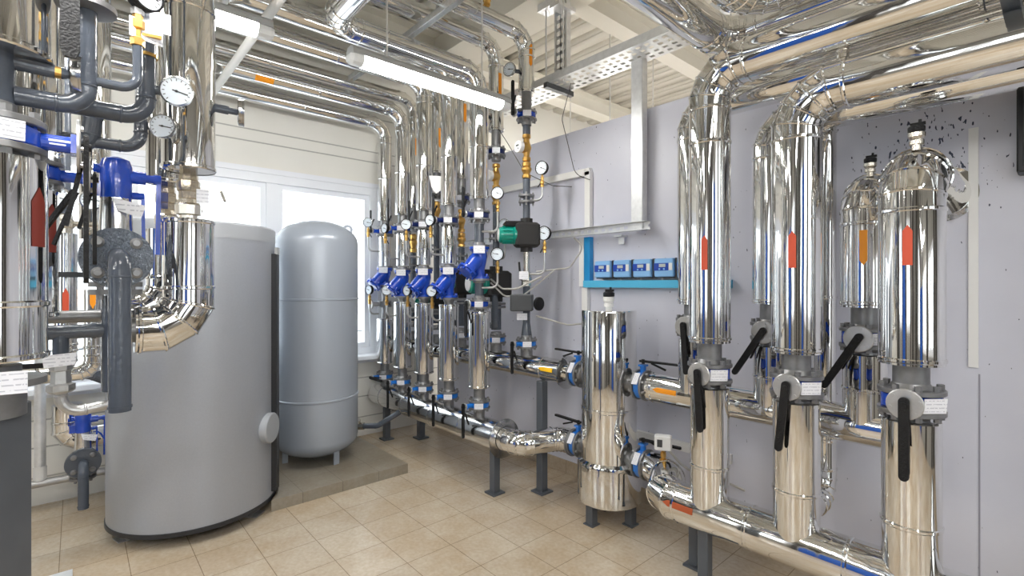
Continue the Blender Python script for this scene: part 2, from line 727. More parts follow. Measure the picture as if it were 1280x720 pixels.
w1 = window('window_1', (wy0, wz0), (wy1, wz1), 'x', XL, (.28, 1.39), fr=.085)
struct('window_sill', MB().box((XL + .06, (wy0 + wy1) / 2, .85), (.22, wy1 - wy0 + .12, .05), None, .008), PVC, w1)
struct('window_trim', MB().box((XL + .012, (wy0 + wy1) / 2, wz1 + .02), (.024, wy1 - wy0 + .16, .05)).box((XL + .012, wy1 + .035, 1.76), (.024, .07, 1.84)).box((XL + .010, (wy0 + wy1) / 2, .805), (.02, wy1 - wy0 + .1, .05)), PVC, w1)
window('window_2', (-2.9, 1.0), (-1.6, 2.5), 'x', XR, (-2.25,))  # this and the following windows are invented, for light and reflections
window('window_3', (-.6, 1.0), (.5, 2.5), 'x', XR, (-.05,))
window('window_4', (1.0, 1.0), (2.2, 2.5), 'x', XR, (1.6,))
window('window_5', (-3.9, 1.0), (-2.7, 2.5), 'y', YB, (-3.3,))
window('window_6', (-1.0, 1.0), (.2, 2.5), 'y', YB, (-.4,))
for i, (a, b, ax) in enumerate(((-2.35, -1.45, 'y'), (-1.62, -.85, 'x'))):
    m = MB()
    if ax == 'y':
        m.box(((a + b) / 2, YB + .03, 1.15), (b - a, .06, 2.3), None, .01)
    else:
        m.box((XR - .03, (a + b) / 2, 1.15), (.06, b - a, 2.3), None, .01)
    struct('door_%d' % (i + 1), m, DOORB)  # unseen doors invented to put blue stripes in the polished pipes
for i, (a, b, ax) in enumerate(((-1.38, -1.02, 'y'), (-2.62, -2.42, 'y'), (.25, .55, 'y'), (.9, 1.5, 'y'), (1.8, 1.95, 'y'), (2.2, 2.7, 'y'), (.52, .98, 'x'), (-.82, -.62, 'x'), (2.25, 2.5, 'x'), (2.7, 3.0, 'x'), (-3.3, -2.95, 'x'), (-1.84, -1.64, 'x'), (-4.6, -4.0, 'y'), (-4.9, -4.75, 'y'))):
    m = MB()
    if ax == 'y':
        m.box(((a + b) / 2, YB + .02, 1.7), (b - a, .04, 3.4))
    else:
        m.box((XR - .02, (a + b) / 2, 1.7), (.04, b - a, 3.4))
    struct('trim_%d' % (i + 10), m, SHADE)  # added unseen panels that make dark streaks in the mirrored cladding

# tiled skirting of the partition, its white joint cover and panel joints
struct('baseboard_right', MB().box((-1.0, YP - .006, .055), (7.9, .012, .11)), SKIRTM)
c = W(1217, 300, Y=YP)
struct('trim_6', MB().box((c.x, YP - .006, 1.23 + .56), (.034, .012, 1.12)), WHITE)
struct('trim_7', MB().box((c.x + .02, YP - .001, .6), (.006, .004, 1.2)), mat('joint_shadow_gap', (.3, .3, .36), .6))

# ------------------------------------------------------------------ outside
mb = MB()
mb.box((-17, 0, 3.2), (1, 40, 6.4))
facade = groove_material('pale_facade', (.86, .86, .87), [i * .42 for i in range(1, 16)], .015, .7, .02)
single('neighbouring_building', 'pale ribbed building outside beyond the long window', 'building', mb, facade)
struct('ground', MB().box((-17, 0, -.1), (24, 60, .1)), mat('outside_snow', (.8, .82, .85), .8))

# ------------------------------------------------------------------ pipe builders
def arrow_mesh(c, axis, face, r, L, w, tip):
    """sticker wrapped on a pipe at c: runs along axis, pointed at the +axis end"""
    m = MB()
    c, a = V(c), V(axis).normalized()
    f = V(face)
    f = (f - a * f.dot(a)).normalized()
    s = a.cross(f)
    n = 6
    rr = r + .0016
    A, B = [], []
    for i in range(n + 1):
        t = -w / 2 + w * i / n
        q = (f * math.cos(t / rr) + s * math.sin(t / rr)) * rr
        A.append(c + q - a * L / 2)
        B.append(c + q + a * (L / 2 - tip * abs(t) / (w / 2)))
    m.rings([A, B], (False, False), False)
    return m


def clad(name, label, cat, pts, r, R=.15, k=4, bands=(), spools=(), arrows=(), group=None, matr=None, seg=36, caps=True, joints=True):
    pts = [V(p) for p in pts]
    t = Thing(name, label, cat, pts[0] if pts[0].z <= pts[-1].z + .01 else V((pts[0].x, pts[0].y, pts[-1].z)), group=group)
    poly, js = fillet_path(pts, R, k)
    m = MB().tube(poly, r, seg, (caps, caps), js if joints else ())
    # straight ends of every elbow get a seam too
    if joints:
        for i in range(1, len(pts) - 1):
            a = (pts[i] - pts[i - 1]).normalized()
            b = (pts[i + 1] - pts[i]).normalized()
            Ri = R[i - 1] if isinstance(R, (list, tuple)) else R
            tt = Ri * math.tan(a.angle(b) / 2) + .03
            if (pts[i] - pts[i - 1]).length > tt:
                m.band(pts[i] - a * tt, a, r, .0045, .008, seg)
            if (pts[i + 1] - pts[i]).length > tt:
                m.band(pts[i] + b * tt, b, r, .0045, .008, seg)
    for c, a in bands:
        m.band(c, a, r, .0045, .009, seg)
    t.part('cladding', m, matr or CHROME)
    for a, b, rr in spools:
        t.part('spool', MB().cyl(a, b, rr, seg=24), FLANGE)
    for (c, a, f, L, w, tip, mt, lb) in arrows:
        t.part('flow_arrow', arrow_mesh(c, a, f, r, L, w, tip), mt, label=lb)
    return t


MESH = {}


def cached(key, fn):
    if key not in MESH:
        MESH[key] = fn()
    return MESH[key]


def bolt_circle(m, n, rad, r, z0, z1, seg=6):
    for i in range(n):
        a = 2 * PI * (i + .5) / n
        p = V((rad * math.cos(a), rad * math.sin(a), 0))
        m.cyl(p + UZ * z0, p + UZ * z1, r, seg=seg)
    return m


def butterfly(label, loc, M, fr=.107, rb=.057, gap=.05, neck=.045, dial=.062, hl=.27, ang=0., stub=.03, body=None, tag=50., cat='valve', group=None, hub=True, tagtilt=0., handle=True, fl=None):
    """wafer butterfly valve between two flanges; local Z along the pipe, local X along the stem"""
    body = body or BLUE
    fl = fl or FLANGE
    K = (fr, rb, gap, neck, dial, hl, stub, body.name, tag, fl.name)
    t = Thing('butterfly_valve', label, cat, loc, M, group)
    ft = .018 * fr / .107

    def fl_mesh(s):
        m = MB()
        z0, z1 = s * gap / 2, s * (gap / 2 + ft)
        m.lathe((0, 0, min(z0, z1)), UZ, [(fr - .002, 0), (fr, .002), (fr, ft - .002), (fr - .002, ft)], 32)
        bolt_circle(m, 8, fr * .84, .0125 * fr / .107, min(z1, z1 + s * .019 * fr / .107), max(z1, z1 + s * .019 * fr / .107))
        m.lathe((0, 0, z1), UZ * s, [(rb * 1.25, 0), (rb * 1.02, .02), (rb, stub + .02)], 24)
        return m.mesh('flange', fl)
    for s in (-1, 1):
        t.part('flange', cached(('fl', s) + K, lambda: fl_mesh(s)))

    def body_mesh():
        m = MB()
        m.lathe((0, 0, -gap / 2 + .001), UZ, [(fr * .84, 0), (fr * .90, .006), (fr * .90, gap - .008), (fr * .84, gap - .002)], 28)
        bolt_circle(m, 8, fr * .83, .007 * fr / .107, -gap / 2, gap / 2)
        m.cyl((fr * .6, 0, 0), (fr + neck, 0, 0), gap * .42, seg=16)
        m.box((fr + neck - .006, 0, 0), (.012, gap * 1.1, gap * .95))
        return m.mesh('body', body)
    t.part('body', cached(('bo',) + K, body_mesh))

    def dial_mesh():
        m = MB()
        m.lathe((fr + neck, 0, 0), UX, [(dial, 0), (dial, .006), (dial - .003, .009)], 28)
        for i in range(6):
            a = 2 * PI * i / 6 + .3
            m.cyl((fr + neck + .008, math.cos(a) * dial * .78, math.sin(a) * dial * .78), (fr + neck + .015, math.cos(a) * dial * .78, math.sin(a) * dial * .78), .006, seg=6)
        return m.mesh('dial_plate', STEEL)
    if dial > 0:
        t.part('dial_plate', cached(('di',) + K, dial_mesh))

    def handle_mesh():
        m = MB()
        n = 8
        poly = []
        w = .017 * hl / .27
        for i in range(n + 1):
            a = PI * i / n
            poly.append((w * math.cos(a), w * math.sin(a) + .012))
        for i in range(n + 1):
            a = PI + PI * i / n
            poly.append((w * .95 * math.cos(a), -hl + w * math.sin(a)))
        m.prism(poly, (.010, 0, 0), UY, UZ, UX, .012)
        m.cyl((0, 0, 0), (.028, 0, 0), .011, seg=8)
        # squeeze trigger
        m.bar((.006, .012, -.05), (-.028, .014, -hl * .62), .008, .012, UX)
        return m.mesh('handle', BLACK)
    if handle:
        t.part('handle', cached(('ha',) + K, handle_mesh), loc=(fr + neck + .005, 0, 0), rot=(math.radians(ang), 0, 0))

    def tag_mesh():
        m = MB()
        a = math.radians(tag)
        n = V((math.cos(a), math.sin(a), 0))
        u = V((-math.sin(a), math.cos(a), 0))
        w, h = fr * .40, max(gap * .46, .022)
        w2 = UZ
        m.prism([(-w, -h), (w, -h), (w, h), (-w, h)], n * (fr * .98), u, w2 + n * .12, n, .003)
        return m.mesh('tag', TAG)
    if tag is not None:
        t.part('tag', cached(('tg',) + K, tag_mesh), label='white printed tag')
    return t


def strainer(label, loc, M, hh=.13, fr=.085, rm=.045, rbch=.062, L=.20, cat='strainer', group=None):
    t = Thing('flanged_strainer', label, cat, loc, M, group)
    K = (hh, fr, rm, rbch, L)

    def body():
        m = MB()
        m.lathe((0, 0, -hh + .01), UZ, [(rm, 0), (rm, hh * .5), (rm * 1.25, hh * .9), (rm * 1.45, hh * 1.35), (rm * 1.3, hh * 1.8), (rm * 1.05, hh * 2 - .02)], 28)
        d = V((1, 0, -1)).normalized()
        m.lathe(V((.0, 0, hh * .45)), d, [(rbch * .5, -.04), (rbch * .95, .0), (rbch * 1.08, .05), (rbch * 1.02, .11), (rbch * .9, L)], 28)
        return m.mesh('body', BLUE, None, 32)
    b = t.part('body', cached(('sb',) + K, body))

    def cover():
        m = MB()
        d = V((1, 0, -1)).normalized()
        o = V((0, 0, hh * .45)) + d * (L - .005)
        m.lathe(o, d, [(rbch * 1.38, 0), (rbch * 1.42, .004), (rbch * 1.42, .02), (rbch * 1.1, .022), (rbch * 1.0, .034), (.02, .036)], 28)
        u, w = perp(d)
        for i in range(6):
            a = 2 * PI * i / 6
            p = o + (u * math.cos(a) + w * math.sin(a)) * rbch * 1.22
            m.cyl(p - d * .022, p + d * .042, .008, seg=6)
        return m.mesh('cover', BLUE)
    t.part('cover', cached(('sc',) + K, cover))

    def flm(s):
        m = MB()
        z = s * hh
        m.lathe((0, 0, z - .009), UZ, [(fr, 0), (fr, .018)], 30)
        bolt_circle(m, 8, fr * .82, .008, z - .028, z + .028)
        return m.mesh('flange', BLUE)
    for s in (-1, 1):
        t.part('flange', cached(('sf', s) + K, lambda: flm(s)))

    def cfl(s):
        m = MB()
        z = s * hh
        m.lathe((0, 0, z + s * .010), UZ * s, [(fr, 0), (fr, .016), (rm * 1.1, .017), (rm * 1.02, .035)], 30)
        return m.mesh('counter_flange', FLANGE)
    for s in (-1, 1):
        t.part('counter_flange', cached(('sg', s) + K, lambda: cfl(s)))

    def tg():
        m = MB()
        a = math.radians(52)
        n = V((math.cos(a), math.sin(a), 0))
        u = V((-math.sin(a), math.cos(a), 0))
        m.prism([(-.045, -.03), (.045, -.03), (.045, .03), (-.045, .03)], n * (fr + .004) + UZ * (hh - .015), u, UZ, n, .003)
        return m.mesh('tag', TAG)
    t.part('tag', cached(('st',) + K, tg), label='white printed tag')
    return t


def dial_parts(t, c, n, r, depth=.03, case=None, parent=None, needle=None, ticks=True, ringm=None):
    """round instrument: case, dial, scale and needle facing n at c (in the thing's own axes)"""
    c, n = V(c), V(n).normalized()
    u = UZ.cross(n)
    u = u.normalized() if u.length > .01 else UX.copy()
    w = n.cross(u)
    m = MB().lathe(c - n * depth, n, [(r * .86, 0), (r * .98, .004), (r, .008), (r, depth), (r * 1.03, depth + .001), (r * 1.03, depth + .006), (r * .93, depth + .007), (r * .92, depth + .002)], 28, (True, False))
    t.part('gauge_case', m, case or BLACK)
    d = t.part('dial', MB().lathe(c, n, [(r * .94, .0), (r * .93, .0015)], 28), DIAL)
    if ticks:
        m = MB()
        for i in range(13):
            a = math.radians(225 - 22.5 * i)
            q = u * math.cos(a) + w * math.sin(a)
            m.bar(c + n * .0022 + q * r * .70, c + n * .0022 + q * r * .84, r * .05, .0006, n)
        t.part('scale', m, INK, parent=d)
    a = math.radians(needle if needle is not None else random.choice((-20, -10, 160, 170, -25)))
    q = u * math.cos(a) + w * math.sin(a)
    t.part('needle', MB().bar(c + n * .003 - q * r * .25, c + n * .003 + q * r * .7, r * .08, .001, n).cyl(c + n * .002, c + n * .005, r * .09, seg=10), INK, parent=d)


def siphon_gauge(label, tap, dirn, reach=.12, rise=.24, r=.046, face=None, case=None, group=None, valve=True, pr=.009):
    """pressure gauge on a bent siphon pipe that leaves the riser sideways"""
    tap = V(tap)
    dirn = V(dirn).normalized()
    t = Thing('pressure_gauge', label, 'gauge', tap, group=group)
    e = tap + dirn * reach
    zb = rise - r - .10
    t.part('siphon', MB().path([tap, e, e + UZ * zb], pr, min(.05, reach * .6), 6, 12), GREY if pr > .012 else STEEL)
    m = MB()
    b = e + UZ * zb
    m.lathe(b, UZ, [(.011, 0), (.015, .002), (.015, .018), (.011, .022), (.017, .03), (.017, .05), (.011, .056), (.014, .07), (.014, .084), (.008, .09), (.008, .10)], 10)
    v = t.part('gauge_valve', m, BRASS)
    side = dirn.cross(UZ)
    t.part('valve_lever', MB().bar(b + UZ * .04 - dirn * .012, b + UZ * .0 - dirn * .035, .006, .008), BLACK, parent=v)
    face = V(face if face is not None else (.62, -.78, 0)).normalized()
    dial_parts(t, e + UZ * rise + face * .012, face, r, .028, case)
    return t


def air_vent(label, loc, s=1., group=None, body=None):
    t = Thing('air_vent', label, 'air vent', loc, group=group)
    o = V(loc)
    t.part('vent_body', MB().lathe(o, UZ, [(.018 * s, -.01), (.018 * s, .012 * s), (.026 * s, .014 * s), (.026 * s, .03 * s), (.021 * s, .034 * s), (.03 * s, .045 * s), (.031 * s, .062 * s), (.024 * s, .068 * s)], 16), body or NICKEL)
    t.part('vent_cap', MB().lathe(o + UZ * .066 * s, UZ, [(.024 * s, 0), (.03 * s, .004 * s), (.03 * s, .022 * s), (.02 * s, .028 * s)], 14).cyl(o + V((.01 * s, 0, .09 * s)), o + V((.012 * s, 0, .118 * s)), .006 * s, seg=8).bar(o + V((-.02 * s, 0, .1 * s)), o + V((.03 * s, 0, .1 * s)), .012 * s, .012 * s), BLACK)
    return t


def pipe_support(label, foot, topz, w=.06, group='steel posts under the pipes'):
    t = Thing('pipe_support', label, 'support', foot, group=group)
    f = V(foot)
    t.part('post', MB().box(f + UZ * ((topz + .012) / 2), (w, w, topz - .012), None, .004), POST)
    t.part('base_plate', MB().box(f + UZ * .006, (w * 1.9, w * 1.9, .012)), POST)
    return t


CAMDIR = V((-S, C, 0))


def tocam(p):
    q = V((0, 0, H)) - V(p)
    q.z = 0
    return q.normalized()


ORD = ['first', 'second', 'third', 'fourth', 'fifth']
DOWN = frame(-UY)          # stem towards the camera's left

# ================================================================== RIGHT GROUP
YFH, ZFH, RH = 2.42, .455, .102      # front lower header
YBH, ZBH, RBH = 2.77, .955, .09      # rear upper header
RX = [-1.21, -.807, -.401]           # front risers
BX = [-1.485, -1.045, -.63]         # rear risers
side = ['left', 'middle', 'right']

t = Thing('insulated_header', 'polished low header on the right, carrying the three front risers', 'pipe header', (-1.5, YFH, ZFH))
pth, js = fillet_path([(-1.735, 2.755, ZFH), (-1.60, 2.67, ZFH), (-1.46, YFH, ZFH), (.9, YFH, ZFH)], [.08, .16], 2)
m = MB().tube(pth, RH, 40, (True, True), js)
for x in (-1.37, -1.0, -.6, -.1):
    m.band((x, YFH, ZFH), UX, RH, .004, .009, 40)
t.part('cladding', m, CHROME)
for x in RX:
    m = MB().cyl((x, YFH, ZFH), (x, YFH, 1.095), .094, seg=36)
    m.lathe((x, YFH, 1.095), UZ, [(.094, 0), (.088, .004), (.06, .005)], 36)
    m.band((x, YFH, .70), UZ, .094, .004, .009, 36)
    # welded saddle where the branch meets the header
    t.part('branch', m, CHROME)
t.part('flow_arrow', arrow_mesh((-1.335, YFH, ZFH), -UX, V((.25, -.93, .16)), RH, .17, .032, .03), RUST, label='red flow arrow sticker')

t = Thing('insulated_header', 'polished upper header on the right, behind the three front risers', 'pipe header', (-1.77, YBH, ZBH))
m = MB().cyl((-1.77, YBH, ZBH), (-.50, YBH, ZBH), RBH, seg=40)
for x in (-1.74, -.9):
    m.band((x, YBH, ZBH), UX, RBH, .004, .009, 40)
m.lathe((-1.77, YBH, ZBH), -UX, [(RBH, 0), (.062, .015), (.06, .016)], 40)
t.part('cladding', m, CHROME)
for x in BX:
    m = MB().cyl((x, YBH, ZBH), (x, YBH, 1.29), .088, seg=36)
    m.lathe((x, YBH, 1.29), UZ, [(.088, 0), (.082, .004), (.06, .005)], 36)
    m.band((x, YBH, 1.13), UZ, .088, .004, .008, 36)
    t.part('branch', m, CHROME)
t.part('flow_arrow', arrow_mesh((-1.63, YBH, ZBH), -UX, V((.2, -.98, .12)), RBH, .16, .03, .03), ORANGE, label='orange flow arrow sticker')

# upper risers and their runs
def riser_arrow(x, y, z0, z1, mt, up, r, off=0.):
    c = V((x, y, (z0 + z1) / 2))
    f = Matrix.Rotation(off, 3, 'Z') @ tocam(c)
    return (c, UZ if up else -UZ, f, z1 - z0, .03, .022, mt, ('red' if mt is RED else 'orange') + ' flow arrow sticker')


RUP = .10
g = None
clad('clad_riser', 'tall front polished riser at left of the right group, bending right under the ceiling', 'pipe',
     [(RX[0], YFH, 1.325), (RX[0], YFH, 2.70), (1.2, YFH, 2.70)], RUP, .17, 4,
     bands=[((RX[0], YFH, 1.345), UZ), ((RX[0], YFH, 2.33), UZ), ((-.2, YFH, 2.70), UX)], spools=[((RX[0], YFH, 1.25), (RX[0], YFH, 1.33), .058)],
     arrows=[riser_arrow(RX[0], YFH, 1.69, 1.86, RED, True, RUP, -.25)])
clad('clad_riser', 'front polished riser in the middle of the right group, bending right above the wall splashes', 'pipe',
     [(RX[1], YFH, 1.313), (RX[1], YFH, 2.46), (1.2, YFH, 2.46)], RUP, .17, 4,
     bands=[((RX[1], YFH, 1.33), UZ), ((.1, YFH, 2.46), UX)], spools=[((RX[1], YFH, 1.24), (RX[1], YFH, 1.32), .058)],
     arrows=[riser_arrow(RX[1], YFH, 1.69, 1.85, RED, True, RUP, -.15)])
clad('clad_riser', 'short wide polished riser at the right edge, elbow into the wall with air vent', 'pipe',
     [(RX[2], YFH, 1.313), (RX[2], YFH, 2.055), (RX[2], YP + .02, 2.055)], .104, .125, 4,
     bands=[((RX[2], YFH, 1.33), UZ)], spools=[((RX[2], YFH, 1.24), (RX[2], YFH, 1.32), .058)],
     arrows=[riser_arrow(RX[2], YFH, 1.69, 1.84, RED, True, .104, -.1)])
clad('clad_riser', 'rear polished riser half hidden behind the leftmost tall front riser', 'pipe',
     [(BX[0], YBH, 1.5), (BX[0], YBH, 2.67), (1.2, YBH, 2.67)], .092, .16, 4,
     bands=[((BX[0], YBH, 1.52), UZ)], spools=[((BX[0], YBH, 1.43), (BX[0], YBH, 1.51), .055)],
     arrows=[riser_arrow(BX[0], YBH, 1.70, 1.88, ORANGE, False, .092, .1)])
clad('clad_riser', 'rear polished riser with orange arrow between the two tall front risers', 'pipe',
     [(BX[1], YBH, 1.515), (BX[1], YBH, 2.475), (1.2, YBH, 2.475)], .092, .16, 4,
     bands=[((BX[1], YBH, 1.53), UZ)], spools=[((BX[1], YBH, 1.43), (BX[1], YBH, 1.52), .055)],
     arrows=[riser_arrow(BX[1], YBH, 1.70, 1.87, ORANGE, False, .092, .15)])
clad('clad_riser', 'short rear polished riser with orange arrow, elbow into the wall and air vent', 'pipe',
     [(BX[2], YBH, 1.512), (BX[2], YBH, 2.05), (BX[2], YP + .02, 2.05)], .096, .12, 4,
     bands=[((BX[2], YBH, 1.53), UZ)], spools=[((BX[2], YBH, 1.43), (BX[2], YBH, 1.52), .055)],
     arrows=[riser_arrow(BX[2], YBH, 1.705, 1.865, ORANGE, False, .096, -.05)])
clad('clad_pipe', 'slim polished pipe against the wall behind the middle front riser', 'pipe',
     [(-.857, 2.53, .50), (-.857, 2.97, .50), (-.857, 2.97, 2.55), (1.2, 2.97, 2.55)], .058, [.12, .1], 4, bands=[((-.857, 2.97, 1.55), UZ), ((-.857, 2.97, .80), UZ)], seg=28)
air_vent('air vent on the wide short riser at the right edge', (RX[2] + .012, YFH + .03, 2.150), .92)
air_vent('air vent on the long run of the middle front riser at the right', (-.628, YFH, 2.558), .9)
air_vent('small air vent behind the upper right pipe runs', (-.336, YBH, 2.758), .8)
single('wall_collar', 'polished wall collar where the widest front riser enters the lilac wall', 'collar', MB().lathe((RX[2], YP - .012, 2.055), UY, [(.104, 0), (.132, .002), (.132, .011)], 40, (False, False)), CHROME)
air_vent('air vent on the short rear riser with orange arrow', (BX[2] + .015, YBH + .03, 2.135), .85)
# the ducts from overhead
clad('clad_pipe', 'outer polished pipe from overhead turning right above the tall front riser', 'pipe', [(-1.25, -3.0, 2.95), (-1.25, 2.66, 2.95), (1.2, 2.66, 2.95)], .094, .17, 4, bands=[((-1.25, 1.2, 2.95), UY), ((-.4, 2.66, 2.95), UX)])
clad('clad_pipe', 'inner polished pipe from overhead turning right at the top right corner', 'pipe', [(-1.0, -3.0, 2.97), (-1.0, 2.40, 2.97), (1.2, 2.40, 2.97)], .094, .17, 4, bands=[((-1.0, 1.0, 2.97), UY)])
clad('clad_pipe', 'polished pipe above the others at the top right corner', 'pipe', [(-.62, -3.0, 3.22), (-.62, 2.3, 3.22), (1.2, 2.3, 3.22)], .09, .17, 4)

for i, x in enumerate(RX):
    butterfly('blue butterfly valve with hanging black lever under the %s front riser on the right' % ('leftmost', 'middle', 'widest')[i],
              (x, YFH, 1.172), DOWN, .107, .057, .06, .0, .058, .265, (3, -6, 0)[i])
for i, x in enumerate(BX):
    butterfly(('blue butterfly valve mostly hidden behind the leftmost front riser',
               'blue butterfly valve with slanting lever between the left two front risers',
               'blue butterfly valve with slanting lever beside the widest front riser')[i],
              (x, YBH, 1.37), DOWN, .102, .052, .058, .0, .06, .26, (4, -32, -30)[i])

# ------------------------------------------------------------------ hydraulic separator
sx, sy = -2.1, 2.755
t = Thing('hydraulic_separator', 'upright polished cylinder tank standing in the middle on short legs', 'tank', (sx, sy, 0))
m = MB().lathe((sx, sy, .41), UZ, [(.188, 0), (.188, .35), (.192, .352), (.192, .372), (.188, .374), (.188, 1.02), (.185, 1.03), (.0, 1.032)], 56)
m.band((sx, sy, .77), UZ, .188, .005, .012, 56)
t.part('cladding', m, CHROME)
m = MB().lathe((sx, sy, .145), UZ, [(.0, 0), (.21, 0), (.216, .006), (.216, .255), (.212, .268), (.186, .285)], 56)
t.part('lower_jacket', m, CHROME)
for a in (-100, 15, 140):
    p = V((sx + .155 * math.cos(math.radians(a)), sy + .155 * math.sin(math.radians(a)), 0))
    t.part('leg', MB().box(p + UZ * .074, (.055, .055, .144), Matrix.Rotation(math.radians(0), 3, 'Z')).box(p + UZ * .004, (.08, .08, .008)), POST)
for z in (ZBH + .01, ZFH):
    for s in (-1, 1):
        t.part('nozzle', MB().cyl((sx + s * .17, sy, z), (sx + s * .225, sy, z), .058, seg=24), FLANGE)
air_vent('white air vent with black cap on top of the middle tank', (sx, sy, 1.445), 1.3, body=WHITE)
AX_R, AX_L = axes(UZ, UX), axes(UZ, -UX)
for s, nm in ((1, 'right'), (-1, 'left')):
    for z, lv in ((ZBH + .01, 'upper'), (ZFH, 'lower')):
        butterfly('%s blue butterfly valve on the %s side of the middle tank' % (lv, nm), (sx + s * .275, sy, z), axes(UZ, UX),
                  .098, .055, .046, .035, 0, .24, (186 if s > 0 else -5), .012, SKYB, tag=58)
# reducers to the headers
t = Thing('pressure_switch', 'white pressure switch box on a brass cock beside the low right header', 'pressure switch', (-1.735, 2.68, .56))
o = W(829, 553, d=2.98)
t.part('cock', MB().lathe(V((o.x, o.y, .53)), UZ, [(.022, 0), (.022, .03), (.012, .035), (.017, .045), (.017, .07), (.010, .075), (.014, .085), (.009, .1), (.009, o.z - .53)], 12), BRASS)
fm = axes(tocam(o), UZ)
t.part('switch_box', MB().box(o, (.055, .10, .088), frame(V((.45, -.9, 0))), .006), WHITE)
t.part('switch_window', MB().box(o + (frame(V((.45, -.9, 0))) @ V((.0285, -.018, .0))), (.002, .03, .045), frame(V((.45, -.9, 0)))), DGREY)
t.part('reducer', MB().cyl(V((o.x, o.y, ZFH + .05)), V((o.x, o.y, .535)), .03, seg=20), SATIN)
a = W(797, 540, Y=YP - .02)
b = W(868, 562, Y=YP - .02)
single('cable_duct', 'short white cable duct low on the wall behind the pressure switch', 'cable duct', MB().box(((a.x + b.x) / 2 + .1, YP - .016, .50), (b.x - a.x + .3, .03, .06)), WHITE)
single('cable', 'grey cable running down from the pressure switch box', 'cable', MB().path([o + V((.04, 0, -.04)), o + V((.09, .05, -.12)), o + V((.14, .12, -.18)), V((o.x + .2, YP - .06, .36)), V((o.x + .3, YP - .05, .34))], .007, .05, 4, 8), CABLE)

# left partner: reducer pieces and supports of the right headers
pipe_support('steel post under the low right header', W(883, 745, Y=YFH) * V((1, 1, 0)) if False else V((-1.235, YFH, 0)), ZFH - RH + .004, .055)
pipe_support('steel post behind the low right header', V((-1.42, 2.66, 0)), .4, .05)

# ================================================================== LEFT MANIFOLD
YLH, ZLH, RLH = 2.43, .45, .112
LX = [-4.757, -4.385, -3.98, -3.57, -3.14]
t = Thing('insulated_header', 'long dull polished low header under the five front risers at the left', 'pipe header', (-4.9, YLH, ZLH))
m = MB().cyl((-4.9, YLH, ZLH), (-2.83, YLH, ZLH), RLH, seg=40)
m.lathe((-4.9, YLH, ZLH), -UX, [(RLH, 0), (RLH * .8, .03), (.02, .035)], 40)
for x in (-4.7, -4.25, -3.75, -3.3):
    m.band((x, YLH, ZLH), UX, RLH, .003, .008, 40)
m.lathe((-2.84, YLH, ZLH), UX, [(RLH, 0), (.145, .001), (.148, .012), (.1, .014)], 40)
t.part('cladding', m, SATIN)
for x in LX:
    t.part('branch', MB().cyl((x, YLH, ZLH), (x, YLH, .60), .045, seg=24), FLANGE)
p, js = fillet_path([(-2.82, YLH, ZLH), (-2.64, YLH, ZLH), (-2.56, 2.755, ZLH), (-2.43, 2.755, ZLH)], [.13, .12], 4)
e = MB().tube(p, .088, 36, (True, True), js)
t.part('elbow', e, CHROME)
t.part('collar', MB().cyl((-2.43, 2.755, ZLH), (-2.415, 2.755, ZLH), .10, seg=32), FLANGE)

t = Thing('insulated_header', 'upper polished header along the wall left of the middle tank', 'pipe header', (-5, 2.765, ZBH))
m = MB().cyl((-4.95, 2.765, ZBH), (-2.50, 2.765, ZBH), RBH, seg=40)
for x in (-4.5, -4.0, -3.55, -3.05, -2.72):
    m.band((x, 2.765, ZBH), UX, RBH, .003, .008, 40)
m.lathe((-2.50, 2.765, ZBH), UX, [(RBH, 0), (.122, .001), (.124, .012), (.06, .014)], 40)
m.cyl((-2.5, 2.765, ZBH), (-2.42, 2.765, ZBH), .058, seg=24)
t.part('cladding', m, CHROME)
t.part('flow_arrow', arrow_mesh((-2.64, 2.765, ZBH), -UX, V((.2, -.97, .15)), RBH, .15, .032, .03), YELLOW, label='yellow flow arrow sticker')
BLX = [-4.75, -4.285, -3.85, -3.33, -2.94]
for x in BLX:
    t.part('branch', MB().cyl((x, 2.765, ZBH), (x, 2.765, 1.10), .05, seg=24), FLANGE)

for (px, py, tz, lb) in ((478, 550, ZLH - .1, 'far left steel post under the low left header'), (608, 620, ZLH - .1, 'steel post under the right end of the low left header')):
    p = W(px, py, z=0)
    p.y = YLH
    pipe_support(lb, p, tz)
for (px, py, lb) in ((527, 547, 'short steel post seen beneath the low left header'), (674, 616, 'tall steel post left of the middle tank')):
    p = W(px, py, z=0)
    p.y = 2.72
    pipe_support(lb, p, ZBH - RBH, .065)

